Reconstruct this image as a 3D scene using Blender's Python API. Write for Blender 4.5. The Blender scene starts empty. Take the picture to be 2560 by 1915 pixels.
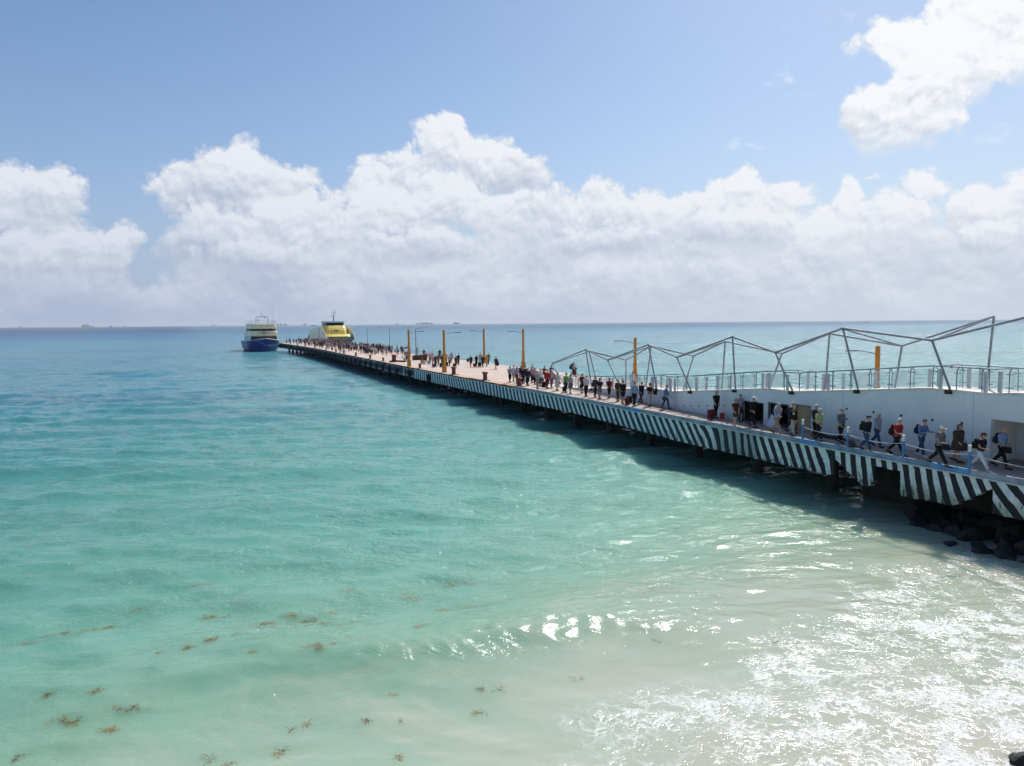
import bpy, bmesh, math, random
import numpy as np
from mathutils import Matrix, Vector
R = math.radians
scene = bpy.context.scene
col = scene.collection

# ------------------------------------------------------------------ camera
H = 9.2                     # eye height over the water
DZ = 2.9                    # pier deck height over the water
FPX = 1920.0
_pitch = R(-4.45); _roll = math.atan(20/2560.)
FW = np.array([0, math.cos(_pitch), math.sin(_pitch)]); _r0 = np.array([1., 0, 0]); _u0 = np.cross(_r0, FW)
CR = math.cos(_roll)*_r0 - math.sin(_roll)*_u0
CU = math.sin(_roll)*_r0 + math.cos(_roll)*_u0
cd = bpy.data.cameras.new('camera'); cam = bpy.data.objects.new('camera', cd); col.objects.link(cam)
cd.sensor_width = 36; cd.lens = 27.0; cd.clip_start = 0.1; cd.clip_end = 90000
M = Matrix.Identity(4)
for i in range(3):
    M[i][0] = CR[i]; M[i][1] = CU[i]; M[i][2] = -FW[i]
M[2][3] = H
cam.matrix_world = M
scene.camera = cam
scene.render.resolution_x = 1024; scene.render.resolution_y = 766

# ------------------------------------------------------------------ light and sky
SUN_AZ, SUN_EL = R(28), R(47)
sl = bpy.data.lights.new('sun', 'SUN'); sun = bpy.data.objects.new('sun', sl); col.objects.link(sun)
sl.energy = 4.7; sl.angle = R(0.53); sl.color = (1.0, 0.965, 0.91)
sdir = Vector((math.sin(SUN_AZ)*math.cos(SUN_EL), math.cos(SUN_AZ)*math.cos(SUN_EL), math.sin(SUN_EL)))
sun.rotation_euler = sdir.to_track_quat('Z', 'Y').to_euler()
sun.location = sdir*200

scene.view_settings.view_transform = 'Standard'; scene.view_settings.look = 'None'
scene.view_settings.exposure = 0.05; scene.view_settings.gamma = 1.0
try: scene.view_settings.use_curve_mapping = False
except Exception: pass
scene.cycles.use_denoising = True; scene.cycles.denoiser = 'OPENIMAGEDENOISE'
scene.cycles.max_bounces = 4; scene.cycles.diffuse_bounces = 2; scene.cycles.glossy_bounces = 2
scene.cycles.transmission_bounces = 4; scene.cycles.transparent_max_bounces = 12; scene.cycles.volume_bounces = 0
scene.cycles.caustics_reflective = False; scene.cycles.caustics_refractive = False
scene.cycles.sample_clamp_indirect = 4.0; scene.cycles.sample_clamp_direct = 30.0

class NT:
    """tiny helper for writing shader maths"""
    def __init__(s, tree, flat=False): s.t = tree; s.n = tree.nodes; s.l = tree.links; s.flat = flat
    def new(s, typ, **kw):
        nd = s.n.new(typ)
        for k, v in kw.items(): setattr(nd, k, v)
        return nd
    def put(s, sock, v):
        if v is None: return
        if hasattr(v, 'is_output'): s.l.new(v, sock)
        else:
            if isinstance(v, (tuple, list)) and len(v) == 3 and sock.type == 'RGBA': v = (*v, 1)
            sock.default_value = v
    def m(s, op, a, b=None, c=None, clamp=False):
        nd = s.new('ShaderNodeMath', operation=op, use_clamp=clamp)
        s.put(nd.inputs[0], a); s.put(nd.inputs[1], b)
        if c is not None: s.put(nd.inputs[2], c)
        return nd.outputs[0]
    def add(s, a, b): return s.m('ADD', a, b)
    def sub(s, a, b): return s.m('SUBTRACT', a, b)
    def mul(s, a, b): return s.m('MULTIPLY', a, b)
    def div(s, a, b): return s.m('DIVIDE', a, b)
    def mx(s, a, b): return s.m('MAXIMUM', a, b)
    def mn(s, a, b): return s.m('MINIMUM', a, b)
    def sat(s, a): return s.m('ADD', a, 0.0, clamp=True)
    def absv(s, a): return s.m('ABSOLUTE', a)
    def step(s, x, lo, hi, a=0.0, b=1.0, kind='SMOOTHSTEP'):
        nd = s.new('ShaderNodeMapRange', interpolation_type=kind)
        s.put(nd.inputs['Value'], x); s.put(nd.inputs['From Min'], lo); s.put(nd.inputs['From Max'], hi)
        s.put(nd.inputs['To Min'], a); s.put(nd.inputs['To Max'], b)
        return nd.outputs[0]
    def xyz(s, x=0.0, y=0.0, z=0.0):
        nd = s.new('ShaderNodeCombineXYZ'); s.put(nd.inputs[0], x); s.put(nd.inputs[1], y); s.put(nd.inputs[2], z)
        return nd.outputs[0]
    def sep(s, v):
        nd = s.new('ShaderNodeSeparateXYZ'); s.put(nd.inputs[0], v); return nd.outputs[0], nd.outputs[1], nd.outputs[2]
    def vadd(s, a, b):
        nd = s.new('ShaderNodeVectorMath', operation='ADD'); s.put(nd.inputs[0], a); s.put(nd.inputs[1], b); return nd.outputs[0]
    def vmul(s, a, b):
        nd = s.new('ShaderNodeVectorMath', operation='MULTIPLY'); s.put(nd.inputs[0], a); s.put(nd.inputs[1], b); return nd.outputs[0]
    def noise(s, vec, scale, detail=4.0, rough=0.55, dist=0.0, out='Fac'):
        nd = s.new('ShaderNodeTexNoise'); nd.noise_dimensions = '2D' if s.flat else '3D'; s.put(nd.inputs['Vector'], vec)
        nd.inputs['Scale'].default_value = scale; nd.inputs['Detail'].default_value = detail
        nd.inputs['Roughness'].default_value = rough; nd.inputs['Distortion'].default_value = dist
        return nd.outputs[out]
    def voro(s, vec, scale, feature='SMOOTH_F1', smooth=0.6, out='Distance'):
        nd = s.new('ShaderNodeTexVoronoi', feature=feature); nd.voronoi_dimensions = '2D' if s.flat else '3D'; s.put(nd.inputs['Vector'], vec)
        nd.inputs['Scale'].default_value = scale
        if 'Smoothness' in nd.inputs: nd.inputs['Smoothness'].default_value = smooth
        return nd.outputs[out]
    def mix(s, f, a, b, blend='MIX'):
        nd = s.new('ShaderNodeMix', data_type='RGBA', blend_type=blend)
        s.put(nd.inputs[0], f); s.put(nd.inputs[6], a); s.put(nd.inputs[7], b); return nd.outputs[2]
    def ramp(s, f, stops, interp='LINEAR'):
        nd = s.new('ShaderNodeValToRGB'); s.put(nd.inputs[0], f)
        r = nd.color_ramp; r.interpolation = interp
        while len(r.elements) > 1: r.elements.remove(r.elements[0])
        r.elements[0].position = stops[0][0]; c = stops[0][1]
        r.elements[0].color = (c, c, c, 1) if isinstance(c, float) else (*c, 1)
        for p, c in stops[1:]:
            e = r.elements.new(p); e.color = (c, c, c, 1) if isinstance(c, float) else (*c, 1)
        return nd.outputs[0]

world = bpy.data.worlds.new('World'); scene.world = world; world.use_nodes = True
wt = NT(world.node_tree, True); wt.n.clear()
def build_sky():
    t = wt
    sky = t.new('ShaderNodeTexSky', sky_type='NISHITA'); sky.sun_disc = False
    sky.sun_elevation = SUN_EL; sky.sun_rotation = SUN_AZ
    sky.altitude = 0; sky.air_density = 1.0; sky.dust_density = 0.7; sky.ozone_density = 1.0
    gen = t.new('ShaderNodeTexCoord').outputs['Generated']
    x, y, z = t.sep(gen)
    az = t.m('ARCTAN2', x, y); el = t.m('ARCSINE', z)
    sunside = t.step(az, -0.65, 0.7)
    base = t.mix(1.0, sky.outputs[0], t.mix(sunside, (0.74, 0.87, 1.05), (0.96, 1.01, 1.06)), 'MULTIPLY')
    # everything added below is divided by the background strength of 0.1
    hz = t.m('EXPONENT', t.mul(t.mx(el, 0.0), -7.0))
    base = t.mix(t.mul(hz, 0.85), base, t.mix(sunside, (3.5, 4.5, 6.5), (5.4, 6.4, 7.9)))
    P = t.xyz(az, t.mul(el, 1.15), 0.0)
    warp = t.noise(P, 11.0, 2.0, 0.45, out='Color')
    Pw = t.vadd(P, t.vmul(t.vadd(warp, (-0.5, -0.5, -0.5)), (0.030, 0.026, 0.0)))
    def dirpx(px, py):
        d = FW + CR*((px*1.1573-1280)/FPX) + CU*((957.5-py*1.1573)/FPX); d = d/np.linalg.norm(d)
        return math.atan2(d[0], d[1]), math.asin(d[2])
    def tops(pts, lo=-0.62, hi=0.62, vmax=0.36):
        a = t.add(az, t.mul(t.sub(t.noise(P, 26.0, 3.0, 0.5), 0.5), 0.012)); st = []
        for px, py in pts:
            q, e = dirpx(px, py); st.append(((q-lo)/(hi-lo), float(e/vmax)))
        return t.mul(t.ramp(t.div(t.sub(a, lo), hi-lo), st), vmax)
    def bill(p):
        b = None
        for sc_, am, sm in ((20.0, 0.50, 0.6), (45.0, 0.36, 0), (100.0, 0.19, 0), (220.0, 0.10, 0)):
            v = t.mul(t.sub(0.52 if sm else 0.46, t.voro(p, sc_, feature='SMOOTH_F1' if sm else 'F1', smooth=sm)), am); b = v if b is None else t.add(b, v)
        return t.add(b, t.mul(t.sub(t.noise(p, 30.0, 5.0, 0.55), 0.5), 0.30))
    bl = bill(Pw)
    rel = t.sub(bl, bill(t.vadd(Pw, (0.0030, 0.0085, 0.0))))      # brighter where the cloud surface faces the sun
    wide = t.noise(t.vmul(P, (1.0, 1.35, 1.0)), 7.0, 5.0, 0.5)
    wide2 = t.noise(t.vmul(Pw, (1.0, 2.6, 1.0)), 12.0, 4.0, 0.58)
    _, elw, _ = t.sep(Pw)
    elw = t.div(elw, 1.15)
    band = tops([(0, 500), (190, 545), (322, 585), (372, 560), (430, 520), (600, 480), (760, 455), (1200, 460), (1500, 450), (2212, 430)])
    lo_c = t.mix(sunside, (4.3, 5.0, 6.3), (5.6, 6.15, 7.1)); hi_c = t.mix(sunside, (8.3, 8.5, 9.0), (9.4, 9.5, 9.75))
    def bank(c, top, dl, k, alpha, soft, base_l):
        h_ = t.sub(top, elw)
        a_ = t.step(t.sub(t.add(t.mul(h_, 19.0), t.mul(bl, 0.88)), 0.20), 0.0, soft)
        depth = t.step(h_, 0.0, dl)
        light = t.add(t.add(base_l, t.mul(rel, 1.1)), t.mul(depth, -k))
        light = t.sat(t.add(light, t.mul(t.sub(wide, 0.5), t.add(0.7, t.mul(depth, 1.9)))))
        return t.mix(t.mul(a_, alpha), c, t.mix(light, lo_c, hi_c))
    ax_, _, _ = t.sep(Pw)
    tone = t.mul(t.sub(wide, 0.5), 0.9); rl = t.mul(rel, 1.15); bb = t.sub(t.mul(bl, 0.62), 0.02)
    def ma(a, k, c_): return t.m('MULTIPLY_ADD', a, k, c_)
    tr = t.add(tone, rl); bb = t.add(bb, 0.0)
    def lobe(LA, px, py, rx, ry, dark, lift=0.0):
        L, A = LA; q, e = dirpx(px, py); ra = rx*.000603*math.cos(q)**2; re = ry*.000603*math.cos(q); k = 20.0*min(ra, re)
        u = ma(ax_, 1/ra, -q/ra); v = ma(elw, 1/re, -e/re)
        d = t.m('SQRT', ma(u, u, t.mul(v, v)))
        a_ = t.step(ma(d, -k, bb), 0.03-k, 0.20-k, kind='LINEAR')
        a_ = t.mul(a_, t.m('MULTIPLY_ADD', v, 1.11, 1.28, clamp=True))
        l_ = t.m('MULTIPLY_ADD', v, dark*1.25, t.add(tr, 1.04+lift-dark*.72), clamp=True)
        return ma(a_, t.sub(l_, L), L), ma(a_, t.sub(1.0, A), A)
    c = bank(base, band, 0.09, 0.45, 0.95, 0.5, 0.95)
    LA = (0.5, 0.0)
    for q in ((20, 470, 165, 118, .55), (120, 430, 85, 72, .45), (270, 515, 55, 58, .45), (40, 560, 200, 70, .6), (215, 550, 75, 60, .55),
              (370, 402, 66, 28, .3), (655, 388, 44, 24, .2), (590, 432, 92, 84, .5), (430, 425, 92, 82, .5), (505, 398, 112, 92, .55), (640, 500, 110, 85, .5), (470, 520, 130, 75, .85), (560, 560, 140, 50, .7),
              (720, 440, 42, 56, .3), (800, 415, 66, 74, .35), (872, 378, 50, 56, .35), (918, 285, 30, 34, .1), (965, 330, 72, 80, .35), (1135, 380, 50, 58, .4), (1060, 372, 90, 78, .75), (960, 440, 130, 80, .45), (840, 480, 120, 80, .5), (1080, 480, 100, 70, .5), (900, 545, 150, 52, .8),
              (1405, 475, 72, 66, .35), (1290, 462, 105, 76, .45), (1200, 470, 80, 70, .35), (1310, 530, 130, 50, .95),
              (1490, 460, 70, 66, .3), (1690, 452, 72, 72, .45), (1590, 438, 112, 76, .5), (1610, 500, 130, 60, .95),
              (1885, 383, 26, 10, .1), (1835, 432, 40, 60, .2), (2000, 408, 58, 46, .25), (1950, 465, 90, 60, .3), (1800, 490, 90, 60, .3), (2215, 425, 66, 92, .4), (2120, 462, 90, 80, .6), (2150, 520, 120, 50, .8)):
        LA = lobe(LA, *q)
    c = t.mix(t.m('MULTIPLY', LA[1], 0.98, clamp=True), c, t.mix(LA[0], lo_c, hi_c)); LA = (0.5, 0.0)
    azv = t.xyz(az, 0.37, 0.0)
    m3 = t.add(0.048, t.mul(t.sub(t.noise(t.vadd(azv, (9.0, 0, 0)), 11.0, 3.0, 0.5), 0.40), 0.12))
    c = bank(c, m3, 0.04, 0.6, 0.70, 0.55, 0.95)
    a, _, _ = t.sep(Pw)
    flat = t.step(wide2, 0.52, 0.66)                 # flat shaded bases low down
    c = t.mix(t.mul(flat, t.mul(t.step(el, 0.12, 0.05), 0.40)), c, lo_c)
    # the detached cloud high on the right
    for q in ((2240, 40, 200, 118, .3), (2090, 60, 120, 92, .3), (1925, 92, 90, 40, .15), (1985, 115, 105, 78, .2), (2060, 155, 120, 90, .45), (1985, 205, 110, 88, .35), (1902, 252, 100, 74, .45), (1965, 270, 100, 56, .45), (2225, 120, 110, 68, .3)):
        LA = lobe(LA, *q, lift=.10)
    c = t.mix(t.m('MULTIPLY', LA[1], 0.98, clamp=True), c, t.mix(LA[0], lo_c, hi_c))
    # thin scraps of cloud
    scr = t.noise(t.vmul(Pw, (1.0, 1.5, 1.0)), 13.0, 5.0, 0.62)
    reg = t.mul(t.step(az, 0.10, 0.34), t.mul(t.step(el, 0.16, 0.20), t.step(el, 0.40, 0.28)))
    c = t.mix(t.mul(t.step(scr, 0.62, 0.78), t.mul(reg, 0.45)), c, (8.8, 9.2, 10.0))
    # horizon haze lies in front of the clouds too
    h2 = t.m('EXPONENT', t.mul(t.mx(el, 0.0), -10.0))
    c = t.mix(t.mul(h2, 0.90), c, t.mix(sunside, (3.7, 4.5, 6.2), (5.6, 6.25, 7.4)))
    bg = t.new('ShaderNodeBackground'); t.put(bg.inputs[0], c); bg.inputs[1].default_value = 0.1
    out = t.new('ShaderNodeOutputWorld'); t.l.new(bg.outputs[0], out.inputs[0])
build_sky()
try:
    world.cycles.sampling_method = 'NONE'
except Exception: pass

# ------------------------------------------------------------------ coordinates along the pier
P0 = np.array([19.356, 30.856]); D = np.array([-.38846, .92147]); N = np.array([.92147, .38846])
def ray(x, y): return FW + CR*((x-1280)/FPX) + CU*((957.5-y)/FPX)
def at(x, y, z=0.0):
    d = ray(x, y); t = (z-H)/d[2]; return np.array([d[0]*t, d[1]*t, z])
def W(s, n, z=DZ):
    p = P0 + s*D + n*N; return (float(p[0]), float(p[1]), float(z))
def dk(x, y, z=DZ):
    q = at(x, y, z)[:2]-P0; return float(q@D), float(q@N)
def vert(x, y, n=0.0):
    d = ray(x, y); t = (n+P0@N)/(d[:2]@N); p = np.array([0, 0, H])+t*d
    return float((p[:2]-P0)@D), float(p[2])
HEAD = math.atan2(-float(-D[0]), float(-D[1]))      # local +Y turned to face the shore
def edge_n(s): return float(np.interp(s, [-20, 75, 85, 105, 127, 145, 163, 185, 210, 234, 262], [0, 0, 0.05, .3, .7, 1.0, 1.5, 1.9, 1.6, 1.1, 0]))
def nn(s): return float(np.interp(s, [-30, 1.7, 12, 18, 21, 25, 31, 38.7, 46.5, 50.6], [2.4, 2.4, 2.4, 2.4, 2.4, 2.55, 3.19, 3.8, 3.9, 4.4]))
def ramp_z(s): return float(np.interp(s, [-30, 0.6, 1.7, 4.8, 13.5, 15.8, 26.2, 28.5, 41, 46.5, 50], [7.6, 6.1, 6.0, 6.0, 5.16, 5.16, 4.14, 4.14, 3.2, 2.93, 2.92]))

# ------------------------------------------------------------------ object helpers
def tag(o, label=None, cat=None, group=None, kind=None):
    if label: o['label'] = label
    if cat: o['category'] = cat
    if group: o['group'] = group
    if kind: o['kind'] = kind
    return o
def empty(name, loc=(0, 0, 0), rz=0.0):
    o = bpy.data.objects.new(name, None); col.objects.link(o); o.location = loc; o.rotation_euler = (0, 0, rz); return o
def link_mesh(name, me, parent=None, mats=None, loc=None):
    o = bpy.data.objects.new(name, me); col.objects.link(o)
    if mats is not None and not len(me.materials):
        for m_ in (mats if isinstance(mats, (list, tuple)) else [mats]): me.materials.append(m_)
    if parent: o.parent = parent
    if loc is not None: o.location = loc
    return o
class MB:
    def __init__(s): s.v = []; s.f = []; s.mi = []; s.uv = None
    def quad(s, pts, mi=0):
        b = len(s.v); s.v += [tuple(map(float, p)) for p in pts]; s.f.append(tuple(range(b, b+len(pts)))); s.mi.append(mi)
    def box(s, c, d, rz=0.0, mi=0, top=1.0, rot=None):
        hx, hy, hz = d[0]/2, d[1]/2, d[2]/2; b = len(s.v)
        m_ = rot if rot is not None else Matrix.Rotation(rz, 3, 'Z')
        for sz in (-1, 1):
            k = top if sz > 0 else 1.0
            for sx, sy in ((-1, -1), (1, -1), (1, 1), (-1, 1)):
                s.v.append(tuple(Vector(c)+m_ @ Vector((sx*hx*k, sy*hy*k, sz*hz))))
        for f in ((3, 2, 1, 0), (4, 5, 6, 7), (0, 1, 5, 4), (1, 2, 6, 5), (2, 3, 7, 6), (3, 0, 4, 7)):
            s.f.append(tuple(b+i for i in f)); s.mi.append(mi)
    def tube(s, pts, r, seg=8, mi=0, cap=True):
        pts = [Vector(p) for p in pts]; n = len(pts); rs = r if isinstance(r, (list, tuple)) else [r]*n
        b = len(s.v); t0 = (pts[1]-pts[0]).normalized()
        up = Vector((0, 0, 1)) if abs(t0.z) < 0.9 else Vector((1, 0, 0))
        u = t0.cross(up).normalized(); w = u.cross(t0).normalized()
        for i, p in enumerate(pts):
            tt = (pts[min(i+1, n-1)]-pts[max(i-1, 0)]).normalized()
            u = (u-tt*u.dot(tt)).normalized(); w = tt.cross(u).normalized()
            for k in range(seg):
                a = 2*math.pi*k/seg; s.v.append(tuple(p+(u*math.cos(a)+w*math.sin(a))*rs[i]))
        for i in range(n-1):
            for k in range(seg):
                k2 = (k+1) % seg; s.f.append((b+i*seg+k, b+i*seg+k2, b+(i+1)*seg+k2, b+(i+1)*seg+k)); s.mi.append(mi)
        if cap:
            s.f.append(tuple(b+k for k in range(seg))[::-1]); s.mi.append(mi)
            s.f.append(tuple(b+(n-1)*seg+k for k in range(seg))); s.mi.append(mi)
    def lathe(s, prof, c=(0, 0, 0), seg=16, mi=0, sx=1.0, sy=1.0):
        b = len(s.v); n = len(prof)
        for r_, z in prof:
            for k in range(seg):
                a = 2*math.pi*k/seg; s.v.append((c[0]+r_*math.cos(a)*sx, c[1]+r_*math.sin(a)*sy, c[2]+z))
        for i in range(n-1):
            for k in range(seg):
                k2 = (k+1) % seg; s.f.append((b+i*seg+k, b+i*seg+k2, b+(i+1)*seg+k2, b+(i+1)*seg+k)); s.mi.append(mi)
        s.f.append(tuple(b+k for k in range(seg))[::-1]); s.mi.append(mi)
        s.f.append(tuple(b+(n-1)*seg+k for k in range(seg))); s.mi.append(mi)
    def loft(s, rings, mi=0, cap=True, closed=True):
        b = len(s.v); n = len(rings); k_ = len(rings[0])
        for r_ in rings: s.v += [tuple(map(float, p)) for p in r_]
        for i in range(n-1):
            for k in range(k_ if closed else k_-1):
                k2 = (k+1) % k_; s.f.append((b+i*k_+k, b+i*k_+k2, b+(i+1)*k_+k2, b+(i+1)*k_+k)); s.mi.append(mi)
        if cap and closed:
            s.f.append(tuple(b+k for k in range(k_))[::-1]); s.mi.append(mi)
            s.f.append(tuple(b+(n-1)*k_+k for k in range(k_))); s.mi.append(mi)
    def mesh(s, name, mats, smooth=False, bevel=0.0):
        me = bpy.data.meshes.new(name); me.from_pydata(s.v, [], s.f)
        for m_ in (mats if isinstance(mats, (list, tuple)) else [mats]): me.materials.append(m_)
        me.polygons.foreach_set('material_index', s.mi)
        if bevel:
            bm = bmesh.new(); bm.from_mesh(me)
            es = [e for e in bm.edges if len(e.link_faces) == 2 and e.calc_face_angle(0) > 0.6]
            bmesh.ops.bevel(bm, geom=es, offset=bevel, segments=2, affect='EDGES', profile=0.6)
            bm.to_mesh(me); bm.free()
        bm = bmesh.new(); bm.from_mesh(me); bmesh.ops.recalc_face_normals(bm, faces=bm.faces); bm.to_mesh(me); bm.free()
        if smooth: me.shade_smooth()
        me.update(); return me
    def build(s, name, mats, parent=None, smooth=False, bevel=0.0, loc=None):
        return link_mesh(name, s.mesh(name, mats, smooth, bevel), parent, loc=loc)
def copy_tree(o, parent=None):
    c = o.copy(); col.objects.link(c)
    if parent: c.parent = parent
    for ch in list(o.children): copy_tree(ch, c)
    return c

# ------------------------------------------------------------------ materials
_mc = {}
def mat(name, color, rough=0.6, metal=0.0, var=0.12, scale=3.0, bump=0.0, bscale=20.0, dirt=None, spec=0.5, alpha=1.0):
    if name in _mc: return _mc[name]
    m_ = bpy.data.materials.new(name); m_.use_nodes = True; t = NT(m_.node_tree)
    b = t.n['Principled BSDF']; pos = t.new('ShaderNodeTexCoord').outputs['Object']
    c = color
    if var:
        f = t.noise(pos, scale, 5.0, 0.6)
        lo = tuple(max(0, v*(1-var)) for v in color); hi = tuple(min(1, v*(1+var)) for v in color)
        c = t.mix(t.step(f, 0.3, 0.7), lo, hi)
    if dirt:
        f2 = t.noise(t.vmul(pos, (1.0, 1.0, 0.3)), scale*1.7, 7.0, 0.65)
        c = t.mix(t.mul(t.step(f2, 0.5, 0.68), dirt[3]), c, dirt[:3])
    t.put(b.inputs['Base Color'], c if not isinstance(c, tuple) else (*c, 1))
    b.inputs['Roughness'].default_value = rough; b.inputs['Metallic'].default_value = metal
    b.inputs['Specular IOR Level'].default_value = spec
    if bump:
        bn = t.new('ShaderNodeBump'); bn.inputs['Strength'].default_value = bump; bn.inputs['Distance'].default_value = 0.02
        t.put(bn.inputs['Height'], t.noise(pos, bscale, 5.0, 0.6)); t.l.new(bn.outputs[0], b.inputs['Normal'])
    if alpha < 1: b.inputs['Alpha'].default_value = alpha
    _mc[name] = m_; return m_

# ------------------------------------------------------------------ sea
rng = np.random.default_rng(7)
NS = np.array([-0.62, 0.785])                      # points out to sea, across the shoreline
_wv = []
for i in range(64):
    lam = 0.55*(11.0/0.55)**(i/63.0)
    a = R(12)+rng.normal(0, R(22 if lam < 4 else 14))
    k = 2*math.pi/lam
    _wv.append((lam, k*-math.sin(a), k*math.cos(a), (0.0057 if lam < 3 else 0.0042)*lam**0.95*rng.uniform(0.6, 1.3), rng.uniform(0, 6.28)))
def wave_h(x, y, dr=None):
    x = np.asarray(x, float); y = np.asarray(y, float)
    S = NS[0]*x+NS[1]*y
    calm = np.clip((S-3)/26.0, 0.10, 1.0)
    # slow patches where the sea is rougher or smoother
    gust = 0.85+0.2*np.sin(x*0.061+1.3)*np.sin(y*0.043+0.4)+0.15*np.sin(x*.17-y*.11)
    h = np.zeros_like(x)
    for lam, kx, ky, am, ph in _wv:
        fade = 1.0 if dr is None else np.clip((lam/dr-2.2)/2.5, 0, 1)
        p = kx*x+ky*y+ph+0.9*np.sin(0.13*kx*y-0.17*ky*x+ph*2)
        s_ = np.sin(p)
        if lam < 5: s_ = 1.5-2.6*np.abs(np.sin(p/2))    # peaked little wavelets
        h = h+am*fade*s_*(1.0 if lam > 5 else gust)
    h = h*calm
    # the low swell that is about to break near the beach
    yc = 22.1+0.13*x-0.012*(x-4)**2+0.35*np.sin(x*0.55)
    e = (y-yc); sw = np.where(e > 0, np.exp(-(e/2.6)**2), np.exp(-(e/1.05)**2))
    sw = sw*np.clip((x+16)/9, 0, 1)*np.clip((8-x)/7, 0, 1)
    h = h+0.36*sw
    rip = sw*np.clip((x+8)/5, 0, 1)
    h = h+rip*0.015*(np.sin(9*x+4*y+2*np.sin(3*y))+np.sin(5*x-11*y+np.sin(4*x)))
    for (xc, yy, tl, am) in ((-12, 33, .1, .10), (6, 41, .2, .12), (-30, 52, .0, .12), (14, 30.0, .5, .07), (-15, 24.5, .35, .08)):
        e = y-(yy+tl*(x-xc)); h = h+am*np.exp(-(e/1.7)**2)*np.exp(-((x-xc)/11.0)**2)
    return h
def build_sea():
    rr = [3.0]
    while rr[-1] < 32000:
        r_ = rr[-1]; rr.append(r_+max(0.075, r_*r_/15000.0) if r_ < 2500 else r_*1.25)
    rr = np.array(rr)
    th = np.concatenate([np.radians(np.arange(-180, -46, 6)), np.radians(np.linspace(-46, 46, 1050)), np.radians(np.arange(52, 180, 6))])
    TH, RR = np.meshgrid(th, rr)
    X = RR*np.sin(TH); Y = RR*np.cos(TH)
    dr = np.maximum(np.gradient(rr)[:, None]*np.ones_like(TH)*0.45, RR*0.0018)
    Z = wave_h(X, Y, dr)*np.clip((2200-RR)/1200, 0, 1)
    n, k = X.shape
    v = np.stack([X, Y, Z], -1).reshape(-1, 3)
    idx = np.arange(n*k).reshape(n, k); nx = np.roll(idx, -1, axis=1)
    q = np.stack([idx[:-1], nx[:-1], nx[1:], idx[1:]], -1).reshape(-1, 4)[:, ::-1]
    me = bpy.data.meshes.new('sea'); me.vertices.add(len(v)); me.vertices.foreach_set('co', v.ravel())
    me.loops.add(q.size); me.loops.foreach_set('vertex_index', q.ravel().astype(np.int32))
    me.polygons.add(len(q)); me.polygons.foreach_set('loop_start', np.arange(0, q.size, 4, dtype=np.int32))
    me.update(calc_edges=True); me.shade_smooth()
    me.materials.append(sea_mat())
    o = link_mesh('sea', me); tag(o, kind='structure'); return o
SSS = 1.0
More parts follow.
